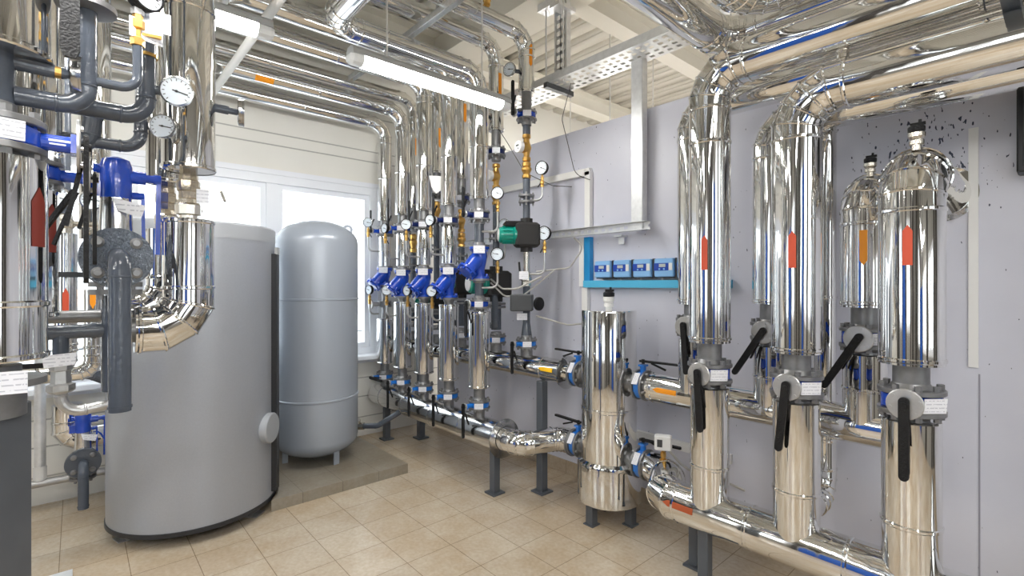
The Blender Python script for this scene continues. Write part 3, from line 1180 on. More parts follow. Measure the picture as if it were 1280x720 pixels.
ztop = [3.29, 3.33, 3.50, 3.50, 3.31]
gface = V((.70, -.71, 0))
far = ['nearest the window', 'second from the window', 'third from the window', 'fourth from the window', 'fifth from the window']
for i, x in enumerate(LX):
    w = 'front riser ' + far[i]
    last = i == 4
    pts = [(x, YLH, 2.30 if i else 2.28), (x, YLH, ztop[i]), (x, -2.6, ztop[i])]
    if last:
        pts = [(x, YLH, 2.30), (x, YLH, 3.31), (x, 1.22, 3.31), (-.8, 1.22, 3.31)]
    ar = []
    if i == 1:
        ar = [(V((x, 1.15, 3.33)), UY, V((.75, 0, -.66)), .14, .05, .0, ORANGE, 'orange sticker')]
    clad('clad_riser', 'polished upper part of the %s' % w, 'pipe', pts, .071 if not last else .075, .17, 4,
         bands=[((x, YLH, 2.315), UZ), ((x, YLH, 2.72), UZ), ((x, 1.6, ztop[i]), UY), ((x, .5, ztop[i]), UY)], spools=[((x, YLH, 2.225), (x, YLH, 2.31), .045)], arrows=ar, seg=30)
    butterfly('navy butterfly valve below the upper cladding on the %s' % w, (x, YLH, 2.168), DOWN, .088, .045, .045, .05, 0.03, .2, 180, .01, NAVY if i > 1 else BLUE)
    if not last:
        clad('clad_pipe', 'short polished pipe between valve and blue strainer on the %s' % w, 'pipe', [(x, YLH, 1.80), (x, YLH, 2.115)], .062, bands=[((x, YLH, 1.95), UZ)], seg=28)
        strainer('blue strainer with slanting leg on the %s' % w, (x, YLH, 1.63 if i else 1.70), DOWN, .118 if i else .08, .082, .045, .058, .165)
        ztl = 1.445 if i else 1.26
        if i == 0:
            t = Thing('ball_valve', 'steel valve between strainer and lower pipe on the front riser nearest the window', 'valve', (x, YLH, 1.3))
            t.part('valve_body', MB().cyl((x, YLH, 1.25), (x, YLH, 1.60), .035, seg=20).lathe((x, YLH, 1.38), UZ, [(.07, 0), (.07, .06)], 24), FLANGE)
            t.part('bonnet', MB().cyl((x, YLH, 1.41), (x, YLH - .16, 1.41), .022, seg=16).lathe((x, YLH - .15, 1.41), -UY, [(.05, 0), (.05, .015)], 20), STEEL)
    else:
        t = Thing('steel_pipe', 'bare grey pipe between valve and blue strainer on the fifth front riser', 'pipe', (x, YLH, 1.92))
        t.part('pipe_body', MB().cyl((x, YLH, 1.915), (x, YLH, 2.12), .038, seg=24), GREY)
        strainer('blue strainer on the front riser fifth from the window, set higher than the others', (x, YLH, 1.79), DOWN, .118, .082, .045, .058, .165)
        t = Thing('steel_pipe', 'bare grey pipe under the fifth blue strainer', 'pipe', (x, YLH, 1.5))
        t.part('pipe_body', MB().cyl((x, YLH, 1.51), (x, YLH, 1.64), .036, seg=24), GREY)
        butterfly('blue butterfly valve under the highest strainer', (x, YLH, 1.46), DOWN, .082, .042, .042, .03, .04, .24, 0, .012)
        ztl = 1.40
    clad('clad_pipe', 'polished lower pipe of the %s' % w, 'pipe', [(x, YLH, .79), (x, YLH, ztl)], .086, bands=[((x, YLH, .80), UZ), ((x, YLH, ztl - .012), UZ)],
         spools=[((x, YLH, .73), (x, YLH, .795), .045), ((x, YLH, ztl - .01), (x, YLH, ztl + .035), .04)], seg=32)
    butterfly('blue butterfly valve on the low header at the %s' % w, (x, YLH, .655), DOWN, .088, .045, .042, .05, .028, .23, (-80, 0, 0, 0, 0)[i] if i else 90, .02, SKYB)
    # gauges
    if i < 4:
        siphon_gauge('upper pressure gauge on a siphon at the %s' % w, (x, YLH - .055, 1.87 if i else 1.96), -UY, .13, .29, .048, (gface, V((.2, -.98, 0)), V((.75, -.66, 0)), V((.35, -.94, 0)))[i], CASE if i == 0 else None)
        siphon_gauge('lower pressure gauge beside the blue strainer of the %s' % w, (x, YLH - .07, 1.31), -UY, .1, .25, .048, (V((.3, -.95, 0)), V((.85, -.53, 0)), V((.25, -.97, 0)), V((.5, -.87, 0)))[i], None)
    else:
        siphon_gauge('upper black pressure gauge right of the fifth front riser', (x + .03, YLH, 2.04), V((.55, .83, 0)), .13, .31, .05, V((.62, -.78, 0)), None)
        siphon_gauge('lower black pressure gauge right of the highest strainer', (x + .03, YLH, 1.59), V((.5, .86, 0)), .13, .27, .052, V((.6, -.8, 0)), None)

# drain branch at the left end of the low header
t = Thing('drain_pipe', 'small grey drain pipe with valves low beside the vessel plinth', 'pipe', (-4.6, 2.25, .28))
a, b, c = V((-4.35, 2.40, .37)), V((-4.45, 2.2, .24)), V((-4.75, 1.93, .22))
t.part('pipe_body', MB().path([a, b, c], .026, .08, 5, 14), GREY)
t.part('drain_valve', MB().cyl(b + (c - b) * .35 - UX * .0, b + (c - b) * .6, .036, seg=8).cyl(b + (c - b) * .47, b + (c - b) * .47 + UZ * .07, .012, seg=8), NICKEL)
t.part('lever', MB().bar(b + (c - b) * .47 + UZ * .07, b + (c - b) * .47 + V((.08, -.04, .075)), .018, .006), STEEL)
t.part('tag', MB().box(c + V((.1, .02, .03)), (.06, .003, .045), frame(V((.7, -.7, 0)))), TAG)

# ------------------------------------------------------------------ rear risers with pumps
def pump(label, c, stem, s=1., motor=True, two=False):
    t = Thing('circulation_pump', label, 'pump', c, frame(stem))
    def shell():
        m = MB()
        m.box((0, 0, 0), (.20 * s, .17 * s, .20 * s), None, .02 * s)
        m.cyl((0, 0, -.135 * s), (0, 0, .135 * s), .05 * s, seg=24)
        return m.mesh('pump_shell', RUBBER)
    t.part('pump_shell', cached(('ps', s), shell))
    def mot():
        m = MB()
        m.lathe((.09 * s, 0, 0), UX, [(.078 * s, 0), (.078 * s, .02 * s), (.066 * s, .03 * s), (.066 * s, .13 * s), (.055 * s, .14 * s)], 28)
        for k in range(14):
            a = 2 * PI * k / 14
            q = V((0, math.cos(a), math.sin(a)))
            m.bar(V((.12 * s, 0, 0)) + q * .068 * s, V((.2 * s, 0, 0)) + q * .068 * s, .006 * s, .012 * s, q)
        return m.mesh('motor', GREEN)
    t.part('motor', cached(('pm', s), mot), label='green motor')
    t.part('motor_cap', cached(('pc', s), lambda: MB().lathe((.228 * s, 0, 0), UX, [(.052 * s, 0), (.052 * s, .008 * s), (.04 * s, .012 * s)], 24).mesh('motor_cap', WHITE)))
    t.part('terminal_box', cached(('pt', s), lambda: MB().box((.10 * s, 0, .085 * s), (.17 * s, .11 * s, .05 * s), None, .01 * s).mesh('terminal_box', BLACK)))
    return t


def flow_meter(label, c, stem, h=.22, s=1.):
    t = Thing('flow_meter', label, 'flow meter', c, frame(stem))
    def body():
        m = MB()
        m.lathe((0, 0, -h / 2), UZ, [(.028, 0), (.034, .004), (.034, .03), (.024, .035), (.026, .06), (.04 * s, h * .5), (.026, h - .06), (.024, h - .035), (.034, h - .03), (.034, h - .004), (.028, h)], 14)
        m.lathe((.0, 0, 0), UX, [(.045, 0), (.045, .045), (.04, .05)], 22)
        return m.mesh('meter_body', BRASS)
    t.part('meter_body', cached(('fb', h, s), body))
    t.part('register', cached(('fr', h, s), lambda: MB().lathe((.05, 0, 0), UX, [(.046, 0), (.048, .004), (.048, .035), (.044, .04)], 24).mesh('register', WHITE)))
    t.part('register_window', cached(('fw', h, s), lambda: MB().box((.0912, 0, .008), (.002, .04, .014)).cyl((.09, .01, -.018), (.092, .01, -.018), .007, seg=10).mesh('register_window', DGREY)))
    return t


def brass_check(label, p0, p1):
    p0, p1 = V(p0), V(p1)
    L = (p1 - p0).length
    t = Thing('brass_fitting', label, 'fitting', p0)
    t.part('fitting_body', MB().lathe(p0, p1 - p0, [(.026, 0), (.036, .003), (.036, L * .2), (.027, L * .24), (.031, L * .36), (.042, L * .5), (.042, L * .62), (.03, L * .7), (.036, L * .75), (.036, L * .95), (.026, L)], 10), BRASS)
    return t


YR = 2.765
rear = ['nearest the window', 'second from the window', 'third from the window', 'fourth from the window', 'nearest the middle tank']
zt = [3.62, 3.66, 3.70, 3.72, 3.66]
zc = [2.45, 2.75, 2.62, 2.96, 3.18]           # lower end of the cladding
for i, x in enumerate(BLX):
    w = 'rear riser ' + rear[i]
    pts = [(x, YR, zc[i]), (x, YR, zt[i]), (x, -2.6, zt[i])]
    ar = [riser_arrow(x, YR, (3.0, 3.0, 3.15, 3.2, 3.38)[i], (3.2, 3.2, 3.33, 3.45, 3.56)[i], ORANGE, False, .066, .55)]
    clad('clad_riser', 'polished upper part of the %s' % w, 'pipe', pts, .066, .16, 4, bands=[((x, YR, zc[i] + .02), UZ), ((x, 1.3, zt[i]), UY), ((x, .2, zt[i]), UY)],
         spools=[((x, YR, zc[i] - .11), (x, YR, zc[i] + .01), .042)], arrows=ar, seg=28)
    z0 = zc[i] - .185
    butterfly('%s butterfly valve with raised black lever on the %s' % ('blue' if i == 4 else 'navy', w), (x, YR, z0), DOWN, .085, .04, .044, .045, .035, .24, 180, .02, BLUE if i == 4 else NAVY)
    z1 = z0 - .1
    if i == 4:
        t = Thing('steel_pipe', 'short grey pipe above the brass meter nearest the middle tank', 'pipe', (x, YR, z1 - .1))
        t.part('pipe_body', MB().cyl((x, YR, z1 - .06), (x, YR, z1 + .03), .032, seg=20), GREY)
        z1 -= .05
    if i >= 2:
        flow_meter('brass flow meter with white dial on the %s' % w, (x, YR, z1 - .11), V((-.15, -1, 0)))
        brass_check('brass check fitting under the meter on the %s' % w, (x, YR, z1 - .36), (x, YR, z1 - .225))
        zz = z1 - .37
    else:
        brass_check('brass check fitting on the %s' % w, (x, YR, z1 - .2), (x, YR, z1 - .0))
        zz = z1 - .21
    # flanged valve, pipe, pump
    zp = (1.50, 1.50, 1.62, 1.62, 2.02)[i]
    ps = 1.15 if i == 3 else 1.0
    t = Thing('steel_pipe', 'bare grey pipe above the pump of the %s' % w, 'pipe', (x, YR, zp + .14 * ps))
    t.part('pipe_body', MB().cyl((x, YR, zp + .14 * ps), (x, YR, zz + .005), .030, seg=20), GREY)
    zf = (zp + .14 * ps + zz) / 2
    m = MB()
    for s in (-1, 1):
        m.lathe((x, YR, zf + s * .025 - .008), UZ, [(.066, 0), (.066, .016)], 24)
    for k in range(4):
        a = 2 * PI * (k + .5) / 4
        m.cyl((x + .053 * math.cos(a), YR + .053 * math.sin(a), zf - .055), (x + .053 * math.cos(a), YR + .053 * math.sin(a), zf + .05), .008, seg=6)
    t.part('flange', m, FLANGE)
    if i != 0:
        pump('%s circulation pump with green motor on the %s' % (('small', 'dark', 'dark', 'large black', 'bright')[i], w), (x, YR, zp), V((-.25, -1, 0)) if i != 4 else V((-.55, -.85, 0)), ps)
    zq = zp - .14 * ps
    zv = 1.16 + .03
    if i == 4:
        t = Thing('ball_valve', 'nickel ball valve with white tag under the bright green pump', 'valve', (x, YR, 1.6))
        t.part('valve_body', MB().cyl((x, YR, zq), (x, YR, 1.72), .028, seg=18).lathe((x, YR, 1.60), UZ, [(.028, 0), (.04, .004), (.04, .04), (.046, .05), (.046, .075), (.04, .085), (.04, .115), (.03, .12)], 10), NICKEL)
        t.part('lever', MB().bar((x - .02, YR - .05, 1.66), (x - .025, YR - .06, 1.80), .014, .014).cyl((x, YR, 1.66), (x - .02, YR - .055, 1.66), .01, seg=8), BLACK)
        t.part('tag', MB().box((x + .03, YR - .06, 1.69), (.003, .075, .065), frame(V((.6, -.8, 0)))), TAG)
        t = Thing('valve_actuator', 'dark grey actuator box on the pipe under the bright green pump', 'actuator', (x, YR, 1.4))
        t.part('pipe_body', MB().cyl((x, YR, 1.28), (x, YR, 1.60), .03, seg=18).lathe((x, YR, 1.18), UZ, [(.046, 0), (.044, .02), (.032, .11), (.03, .12)], 20), GREY)
        t.part('actuator_box', MB().box((x + .02, YR - .07, 1.47), (.12, .18, .135), frame(V((.66, -.75, 0))), .008), DGREY)
        t.part('hand_wheel', MB().lathe((x + .10, YR + .03, 1.46), UX, [(.05, 0), (.055, .006), (.055, .02), (.05, .026)], 22), BLACK)
        t.part('tag', MB().box((x + .0, YR - .05, 1.355), (.003, .085, .055), frame(V((.6, -.8, 0)))), TAG)
    else:
        t = Thing('steel_pipe', 'grey pipe down to the wall header on the %s' % w, 'pipe', (x, YR, 1.22))
        t.part('pipe_body', MB().cyl((x, YR, 1.22), (x, YR, zq), .045, seg=22), GREY)
        t.part('flange', MB().lathe((x, YR, zq - .05), UZ, [(.085, 0), (.085, .02)], 26).lathe((x, YR, zq - .02), UZ, [(.085, 0), (.085, .018)], 26), FLANGE)
    butterfly('blue butterfly valve on the wall header under the %s' % w, (x, YR, 1.135), DOWN, .088, .045, .04, .05, .028, .22, 0, .012, SKYB)

t = Thing('bypass_pipe', 'grey pipe bent beside the large black pump', 'pipe', (-3.15, 2.62, 1.3))
t.part('pipe_body', MB().path([(-3.33, 2.71, 1.26), (-3.17, 2.62, 1.26), (-3.17, 2.62, 1.50), (-3.3, 2.72, 1.50)], .027, .06, 6, 16), GREY)
siphon_gauge('black pressure gauge at the top right of the brass meter nearest the middle tank', (-2.90, YR, 2.30), V((.75, .66, 0)), .10, .26, .055, V((.25, -.97, 0)))
siphon_gauge('black pressure gauge right of the bright green pump', (-2.90, YR, 1.70), V((.8, .6, 0)), .12, .33, .057, V((.3, -.95, 0)))
siphon_gauge('pressure gauge left of the bright green pump', (-3.30, YR, 1.84), V((.9, -.3, 0)), .15, .28, .05, V((.35, -.93, 0)), CASE)


def thermometer(label, base, dirn, reach, face, r=.05, pr=.012, case=None, needle=None):
    """dial thermometer on a straight pocket"""
    base, dirn = V(base), V(dirn).normalized()
    t = Thing('dial_thermometer', label, 'gauge', base)
    e = base + dirn * reach
    t.part('pocket', MB().cyl(base, e - dirn * reach * .35, pr * 1.3, seg=14).cyl(e - dirn * reach * .4, e, pr, seg=14), GREY)
    f = V(face).normalized()
    dial_parts(t, e + f * .022, f, r, .02, case or CASE, needle=needle)
    return t


thermometer('dial thermometer at the top of the rear riser nearest the middle tank', (-2.98, YR - .05, 3.36), V((-.35, -.9, 0)), .07, V((.3, -.95, 0)), .055)
thermometer('dial thermometer on the rear riser fourth from the window', (-3.35, YR - .06, 3.08), V((-.35, -.9, 0)), .05, V((.3, -.95, 0)), .045)
thermometer('dial thermometer on the rear riser third from the window', (-3.87, YR - .06, 2.98), V((-.35, -.9, 0)), .06, V((.3, -.95, 0)), .048)
thermometer('dial thermometer between the second and third front risers', (-4.27, YR - .06, 2.52), V((.2, -.9, 0)), .10, V((.6, -.8, 0)), .055)

# white trunked junction among the risers
single('tag_card', 'white bent card hanging between the third and fourth front risers', 'card', MB().prism([(0, 0), (.15, -.01), (.14, -.11), (.06, -.16), (.02, -.1)], V((-3.745, 2.34, 2.58)), V((.66, .75, 0)), UZ, V((.75, -.66, 0)), .004), WHITE)

# thin cables near the brass meters
single('cable', 'thin black cable drooping from the ceiling tray to the top right gauge', 'cable', MB().path([(-2.62, 2.95, 3.22), (-2.70, 2.93, 2.95), (-2.62, 3.0, 2.5), (-2.55, 3.1, 2.46)], .003, .1, 8, 6), BCABLE)
single('cable', 'thin black cable looping across the wall between the two brass meters', 'cable', MB().path([(-3.24, 2.72, 2.95), (-3.12, 2.72, 2.8), (-3.0, 2.8, 2.55), (-2.85, 2.98, 2.44), (-2.7, 3.05, 2.42)], .003, .08, 8, 6), BCABLE)
single('cable', 'pair of pale hoses sagging from the large pump toward the nickel valve', 'cable', MB().path([(-3.2, 2.6, 1.66), (-3.05, 2.6, 1.58), (-2.9, 2.62, 1.58), (-2.8, 2.8, 1.68)], .008, .08, 8, 8).path([(-3.2, 2.6, 1.63), (-3.05, 2.62, 1.52), (-2.9, 2.68, 1.52), (-2.74, 2.9, 1.74)], .007, .1, 8, 8), CABLE)
single('cable', 'pale cable from the actuator box sagging to the middle tank', 'cable', MB().path([(-2.86, 2.8, 1.36), (-2.65, 2.95, 1.29), (-2.4, 3.05, 1.33), (-2.22, 3.1, 1.40)], .007, .15, 4, 8), CABLE)
single('cable', 'pale cable curving down the wall right of the bright green pump', 'cable', MB().path([(-2.7, 3.08, 2.0), (-2.58, 3.06, 1.92), (-2.66, 2.98, 1.75), (-2.86, 2.8, 1.72)], .007, .08, 8, 8), CABLE)

# ================================================================== WALL FITTINGS
def perforated(label, o, L, along, face, w, name='cable_tray', lip=.04, rows=2, M=None):
    """slotted tray: strip made of bars with real slots; o start corner, along axis, face width axis"""
    t = Thing(name, label, 'cable tray', o)
    along, face = V(along).normalized(), V(face).normalized()
    n = along.cross(face)
    o = V(o)
    m = MB()
    p = .07
    cnt = int(L / p)
    rw = w / (rows * 2 + 1)
    for r in range(rows + 1):
        a = o + face * (r * 2 + .5) * rw
        m.bar(a, a + along * L, rw, .002, n)
    for r in range(rows):
        a = o + face * (r * 2 + 1.5) * rw
        for k in range(cnt + 1):
            q = a + along * min(k * p, L - .02)
            m.bar(q, q + along * .035, rw, .002, n)
    t.part('tray_base', m, GALV)
    m = MB()
    for s in (0, w):
        m.bar(o + face * s + n * lip * .5, o + face * s + along * L + n * lip * .5, .003, lip, n)
    t.part('side_rail', m, GALV)
    return t


# overhead cable tray, wall tray, uprights
perforated('overhead perforated cable tray running along the top of the lilac wall', (-4.4, 2.86, 3.25), 3.3, UX, UY, .27, lip=.06, rows=4)
c = W(798, 200, Y=3.08)
t = Thing('channel_post', 'galvanised channel post hanging down the lilac wall from the overhead tray', 'channel', (c.x, 3.1, 1.98))
m = MB().box((c.x, 3.06, 2.64), (.09, .006, 1.26)).box((c.x - .045, 3.09, 2.64), (.006, .06, 1.26)).box((c.x + .045, 3.09, 2.64), (.006, .06, 1.26))
t.part('channel', m, GALV)
t = perforated('perforated wall tray ending under the galvanised channel post', (-4.9, 3.075, 2.01), c.x + .10 + 4.9, UX, UZ, .06, lip=.05, rows=1)
p = W(775, 292, Y=3.1)
t.part('bracket', MB().box((p.x, 3.11, 1.985), (.07, .08, .012)).box((p.x, 3.12, 1.955), (.05, .012, .06)), GALV)
# hanging upright tray with rods
c = W(703, 40, Y=3.0)
t = Thing('cable_ladder', 'perforated upright tray hanging from the roof to the overhead tray', 'cable tray', (c.x, 3.0, 3.3))
m = MB()
for s in (-1, 0, 1):
    m.bar((c.x + s * .05, 2.98, 3.30), (c.x + s * .05, 2.98, 4.0), .022, .003, UY)
for k in range(11):
    m.bar((c.x - .05, 2.98, 3.32 + k * .066), (c.x + .05, 2.98, 3.32 + k * .066), .003, .03, UZ)
t.part('tray_base', m, GALV)
t.part('side_rail', MB().bar((c.x + .065, 3.0, 3.3), (c.x + .065, 3.0, 4.0), .004, .05, UY).bar((c.x - .065, 3.0, 3.3), (c.x - .065, 3.0, 4.0), .004, .05, UY), GALV)
for s in (-.09, .10):
    t.part('rod', MB().cyl((c.x + s, 2.9, 3.22), (c.x + s, 2.9, 4.0), .006, seg=8), GALV)
t.part('cross_bar', MB().bar((c.x - .02, 2.82, 3.22), (c.x - .02, 3.14, 3.22), .04, .04), DGREY)
t.part('roof_clamp', MB().box((c.x - .05, 2.92, 3.90), (.2, .12, .06)).box((c.x + .05, 2.95, 3.85), (.1, .2, .03)), GALV)

# white and blue ducts
a, b = W(618, 240, Y=3.13), W(736, 214, Y=3.13)
t = Thing('cable_duct', 'white cable duct bent down the lilac wall above the wall tray', 'cable duct', (b.x, 3.13, 2.1))
t.part('duct', MB().bar((-4.0, 3.128, 2.535), (b.x + .02, 3.128, 2.535), .04, .055).bar((b.x, 3.128, 2.535), (b.x, 3.128, 2.08), .055, .04, UY), WHITE)
c = W(735, 330, Y=3.13)
t = Thing('cable_duct', 'blue filmed cable duct under the control boxes and up to the wall tray', 'cable duct', (c.x, 3.13, 1.6))
t.part('duct', MB().bar((c.x + .01, 3.125, 2.0), (c.x + .01, 3.125, 1.60), .06, .045, UY), FILMD)
t.part('shelf_duct', MB().bar((c.x - .02, 3.12, 1.62), (-1.42, 3.12, 1.62), .055, .055), FILM, label='light blue filmed duct')
single('cable_duct', 'white cable duct running down the wall behind the middle tank', 'cable duct', MB().bar((c.x - .02, 3.128, 1.59), (c.x - .02, 3.128, .3), .055, .04, UY), WHITE)
single('cable_duct', 'narrow white duct beside the blue filmed duct', 'cable duct', MB().bar((c.x - .055, 3.13, 2.0), (c.x - .055, 3.13, 1.6), .05, .035, UY), WHITE)

for i in range(5):
    x0 = -2.48 + .178 * i
    nm = ('leftmost', 'second from the left', 'third from the left', 'fourth from the left', 'rightmost, half hidden')[i]
    t = Thing('control_box', 'light blue pump control box above the blue shelf, %s' % nm, 'controller', (x0 + .075, 3.12, 1.665), group='blue control boxes on the wall')
    xx, yy, zz = x0 + .075, 3.11, 1.735
    t.part('box_body', MB().box((xx, yy, zz), (.15, .075, .13), None, .006), LBLUE)
    t.part('front_panel', MB().box((xx - .018, yy - .039, zz + .006), (.112, .004, .052)), mat('panel_blue', (.01, .06, .42), .35) if i == 0 else bpy.data.materials['panel_blue'])
    t.part('display', MB().box((xx - .008, yy - .0415, zz + .015), (.05, .002, .022)), mat('lcd', (.52, .56, .55), .3) if i == 0 else bpy.data.materials['lcd'])
    t.part('rating_sticker', MB().box((xx + .055, yy - .039, zz + .006), (.026, .004, .05)), WHITE)
    for k in (-1, 1):
        t.part('button', MB().cyl((xx - .012 + k * .018, yy - .041, zz - .010), (xx - .012 + k * .018, yy - .044, zz - .010), .007, seg=12), LBLUE)
    t.part('side_shadow', MB().box((xx + .0825, yy + .01, zz - .004), (.014, .05, .142)).box((xx, yy + .01, zz - .069), (.15, .05, .008)), DGREY)  # dark strips stand in for the shadow beside and below each box
    t.part('cable_tail', MB().path([(xx - .03, yy, zz - .07), (xx - .03, yy, zz - .085), (xx - .01, yy + .005, zz - .095)], .006, .01, 3, 8), WHITE)

c = W(1276, 170, Y=3.1)
t = Thing('electrical_box', 'dark box on the lilac wall at the right edge', 'electrical box', (c.x + .2, 3.08, 2.1))
t.part('box_body', MB().box((c.x + .19, 3.09, 2.29), (.4, .12, .38), None, .006), DARK)
t.part('door', MB().box((c.x + .19, 3.028, 2.29), (.36, .01, .34), None, .003), DGREY)
# bracket over the right pipes
c = W(1266, 10, d=1.72)
t = Thing('pipe_hanger', 'dark steel bracket above the pipes at the top right corner', 'bracket', c)
t.part('channel', MB().box(c, (.045, .9, .05)), POST)
t.part('rod', MB().cyl(c + UZ * .02, V((c.x, c.y, 3.95)), .008, seg=8), GALV)
t.part('clamp', MB().box(c + UZ * -.04, (.05, .08, .03)), GALV)

# ================================================================== TANKS
tx, ty, tr = -4.09, .64, .50
t = Thing('buffer_tank', 'large silver grey jacketed cylinder tank under the window', 'tank', (tx, ty, 0))
t.part('jacket', MB().lathe((tx, ty, .095), UZ, [(tr, 0), (tr, 1.82), (tr, 1.825)], 96, (True, False)), TANK)
t.part('lid', MB().lathe((tx, ty, 1.918), UZ, [(tr + .003, 0), (tr + .004, .09), (tr - .002, .10), (tr - .01, .104), (.0, .108)], 96, (False, True)), LID)
t.part('base_rim', MB().lathe((tx, ty, .065), UZ, [(.2, 0), (tr - .01, 0), (tr + .006, .004), (tr + .006, .03), (tr - .01, .034)], 96), DARK)
for a in (-75, 45, 165):
    q = V((math.cos(math.radians(a)), math.sin(math.radians(a)), 0))
    t.part('foot', MB().box(V((tx, ty, .036)) + q * .42, (.02, .11, .072), Matrix.Rotation(math.radians(a), 3, 'Z')).box(V((tx, ty, .004)) + q * .42, (.1, .1, .008), Matrix.Rotation(math.radians(a), 3, 'Z')), STEEL)
# jacket edge strip on the right flank, facing the vessel
vd = V((-tx, -ty, 0)).normalized()
sd = Matrix.Rotation(math.radians(70), 3, 'Z') @ vd
tang = Matrix.Rotation(math.radians(90), 3, 'Z') @ sd
M3 = axes(sd, UZ)
o = V((tx, ty, 0)) + sd * (tr + .008)
t.part('edge_strip', MB().box(o + UZ * .98, (.05, .085, 1.72), M3, .006), DARK)
t.part('strip_clip', MB().box(o + sd * .02 + UZ * 1.86, (.02, .07, .05), M3), STEEL)
hd = Matrix.Rotation(math.radians(58), 3, 'Z') @ vd
q = V((tx, ty, 0)) + hd * tr
t.part('inspection_cover', MB().lathe(V((q.x, q.y, .60)) - hd * .02, hd, [(.102, 0), (.105, .004), (.105, .05), (.098, .058), (.0, .06)], 40), LID)

ex, ey, er = -4.41, 1.60, .345
t = Thing('expansion_vessel', 'grey domed expansion vessel standing beside the large tank', 'tank', (ex, ey, .08))
pr = []
for i in range(9):
    a = PI / 2 * i / 8
    pr.append((er * math.sin(a), .20 - .16 * math.cos(a)))
prof = [(r, z - .0) for r, z in pr]
prof += [(er, .55), (er + .006, .554), (er + .006, .566), (er, .57), (er, 1.40), (er + .006, 1.404), (er + .006, 1.416), (er, 1.42), (er, 1.90)]
for i in range(1, 9):
    a = PI / 2 * i / 8
    prof.append((er * math.cos(a), 1.90 + .20 * math.sin(a)))
t.part('shell', MB().lathe((ex, ey, .08 - .0), UZ, prof, 72, (False, False)), VESSEL, ang=40)
for a in (14, 134, 254):
    q = V((math.cos(math.radians(a)), math.sin(math.radians(a)), 0))
    p = V((ex, ey, 0)) + q * (er - .07)
    R3 = Matrix.Rotation(math.radians(a), 3, 'Z')
    t.part('leg', MB().box(p + UZ * .155, (.012, .05, .15), R3).box(p + UZ * .155 + R3 @ V((-.02, .02, 0)), (.04, .01, .15), R3), VESSEL)
p = W(433, 292, d=4.4)
m = MB()
ring = []
for k in range(20):
    a = 2 * PI * k / 20
    ring.append((math.cos(a), math.sin(a)))
un = V((C, S, 0))
o = V((ex, ey, 0)) + un * .27 + UZ * 2.10
R1 = [[o + un * (c_ * r_) + UZ * (s_ * r_) + CAMDIR * d_ for c_, s_ in ring] for r_, d_ in ((.045, -.006), (.045, .006), (.022, .006), (.022, -.006), (.045, -.006))]
m.rings(R1, (False, False))
m.box(o - UZ * .05, (.05, .012, .05), axes(un, UZ))
t.part('lifting_eye', m, VESSEL)

poly = [(-3.75, 2.13), (-4.995, 2.13), (-4.995, 1.0)]
for k in range(13):
    a = math.radians(152 - 9 * k)
    q = (tx + .525 * math.cos(a), ty + .525 * math.sin(a))
    if q[1] > 1.0 and q[0] < -3.75:
        poly.append(q)
poly.append((-3.75, ty + math.sqrt(.525 ** 2 - (tx + 3.75) ** 2)))
mb = MB().prism(poly, (0, 0, 0), UX, UY, UZ, .08)
single('plinth', 'low tiled plinth under the domed expansion vessel', 'plinth', mb, PLINTHM)

# ================================================================== LAMPS
def luminaire(label, x, y0, y1, z, group='fluorescent batten lamps', rt=4.16):
    t = Thing('batten_lamp', label, 'lamp', (x, (y0 + y1) / 2, z), group=group)
    L = y1 - y0
    # housing: trapezoid, diffuser: rounded trough
    m = MB()
    hp = [(-.055, .0), (-.05, .03), (-.032, .052), (.032, .052), (.05, .03), (.055, .0)]
    m.rings([[V((x + a, yy, z + b)) for a, b in hp] for yy in (y0 + .01, y1 - .01)])
    t.part('housing', m, GREYH)
    dp = [(-.05, .0), (-.05, -.02), (-.038, -.042), (-.015, -.052), (.015, -.052), (.038, -.042), (.05, -.02), (.05, .0)]
    m = MB()
    m.rings([[V((x + a, yy, z + b - .001)) for a, b in dp] for yy in (y0 + .085, y1 - .085)])
    t.part('diffuser', m, LAMP)
    for a, b in ((y0, y0 + .084), (y1 - .084, y1)):
        m = MB()
        inner = a if a == y0 else b
        outer = b if a == y0 else a
        m.rings([[V((x + p * .75, inner, z + q * .8 - .001)) for p, q in dp], [V((x + p, inner + (.02 if inner == a else -.02), z + q - .001)) for p, q in dp], [V((x + p, outer, z + q - .001)) for p, q in dp]])
        t.part('end_cap', m, CLEAR)
    for f in (.2, .8):
        t.part('rod', MB().cyl((x, y0 + L * f, z + .05), (x, y0 + L * f, rt), .006, seg=8), BRACE)
    return t


luminaire('long bright tube lamp hanging in front of the left risers', -2.845, 1.215, 2.48, 2.99)
luminaire('bright tube lamp partly hidden behind the polished riser at the upper left', -2.97, -.45, .83, 3.04, rt=3.597)
for k, (x, y0, z) in enumerate(((-2.97, -2.2, 3.04), (.55, -2.4, 2.72), (.55, -.9, 2.72), (.55, .6, 2.72), (-1.55, -2.6, 2.72), (-1.55, -.95, 2.72), (2.0, -.5, 2.72))):  # unseen lamps added to light the pipes and the lower wall
    luminaire('added fill tube lamp out of view behind the camera', x, y0, y0 + 1.27, z, rt=3.597 if x < -2 else 4.16)
for k, (x, y0) in enumerate(((-4.2, 3.7), (-3.0, 3.7), (-1.8, 3.7), (-.6, 3.7), (-3.6, 5.2), (-2.4, 5.2), (-1.2, 5.2))):  # hidden lamps added behind the partition to brighten the roof deck
    luminaire('added tube lamp hidden beyond the lilac wall', x, y0, y0 + 1.27, 2.85)

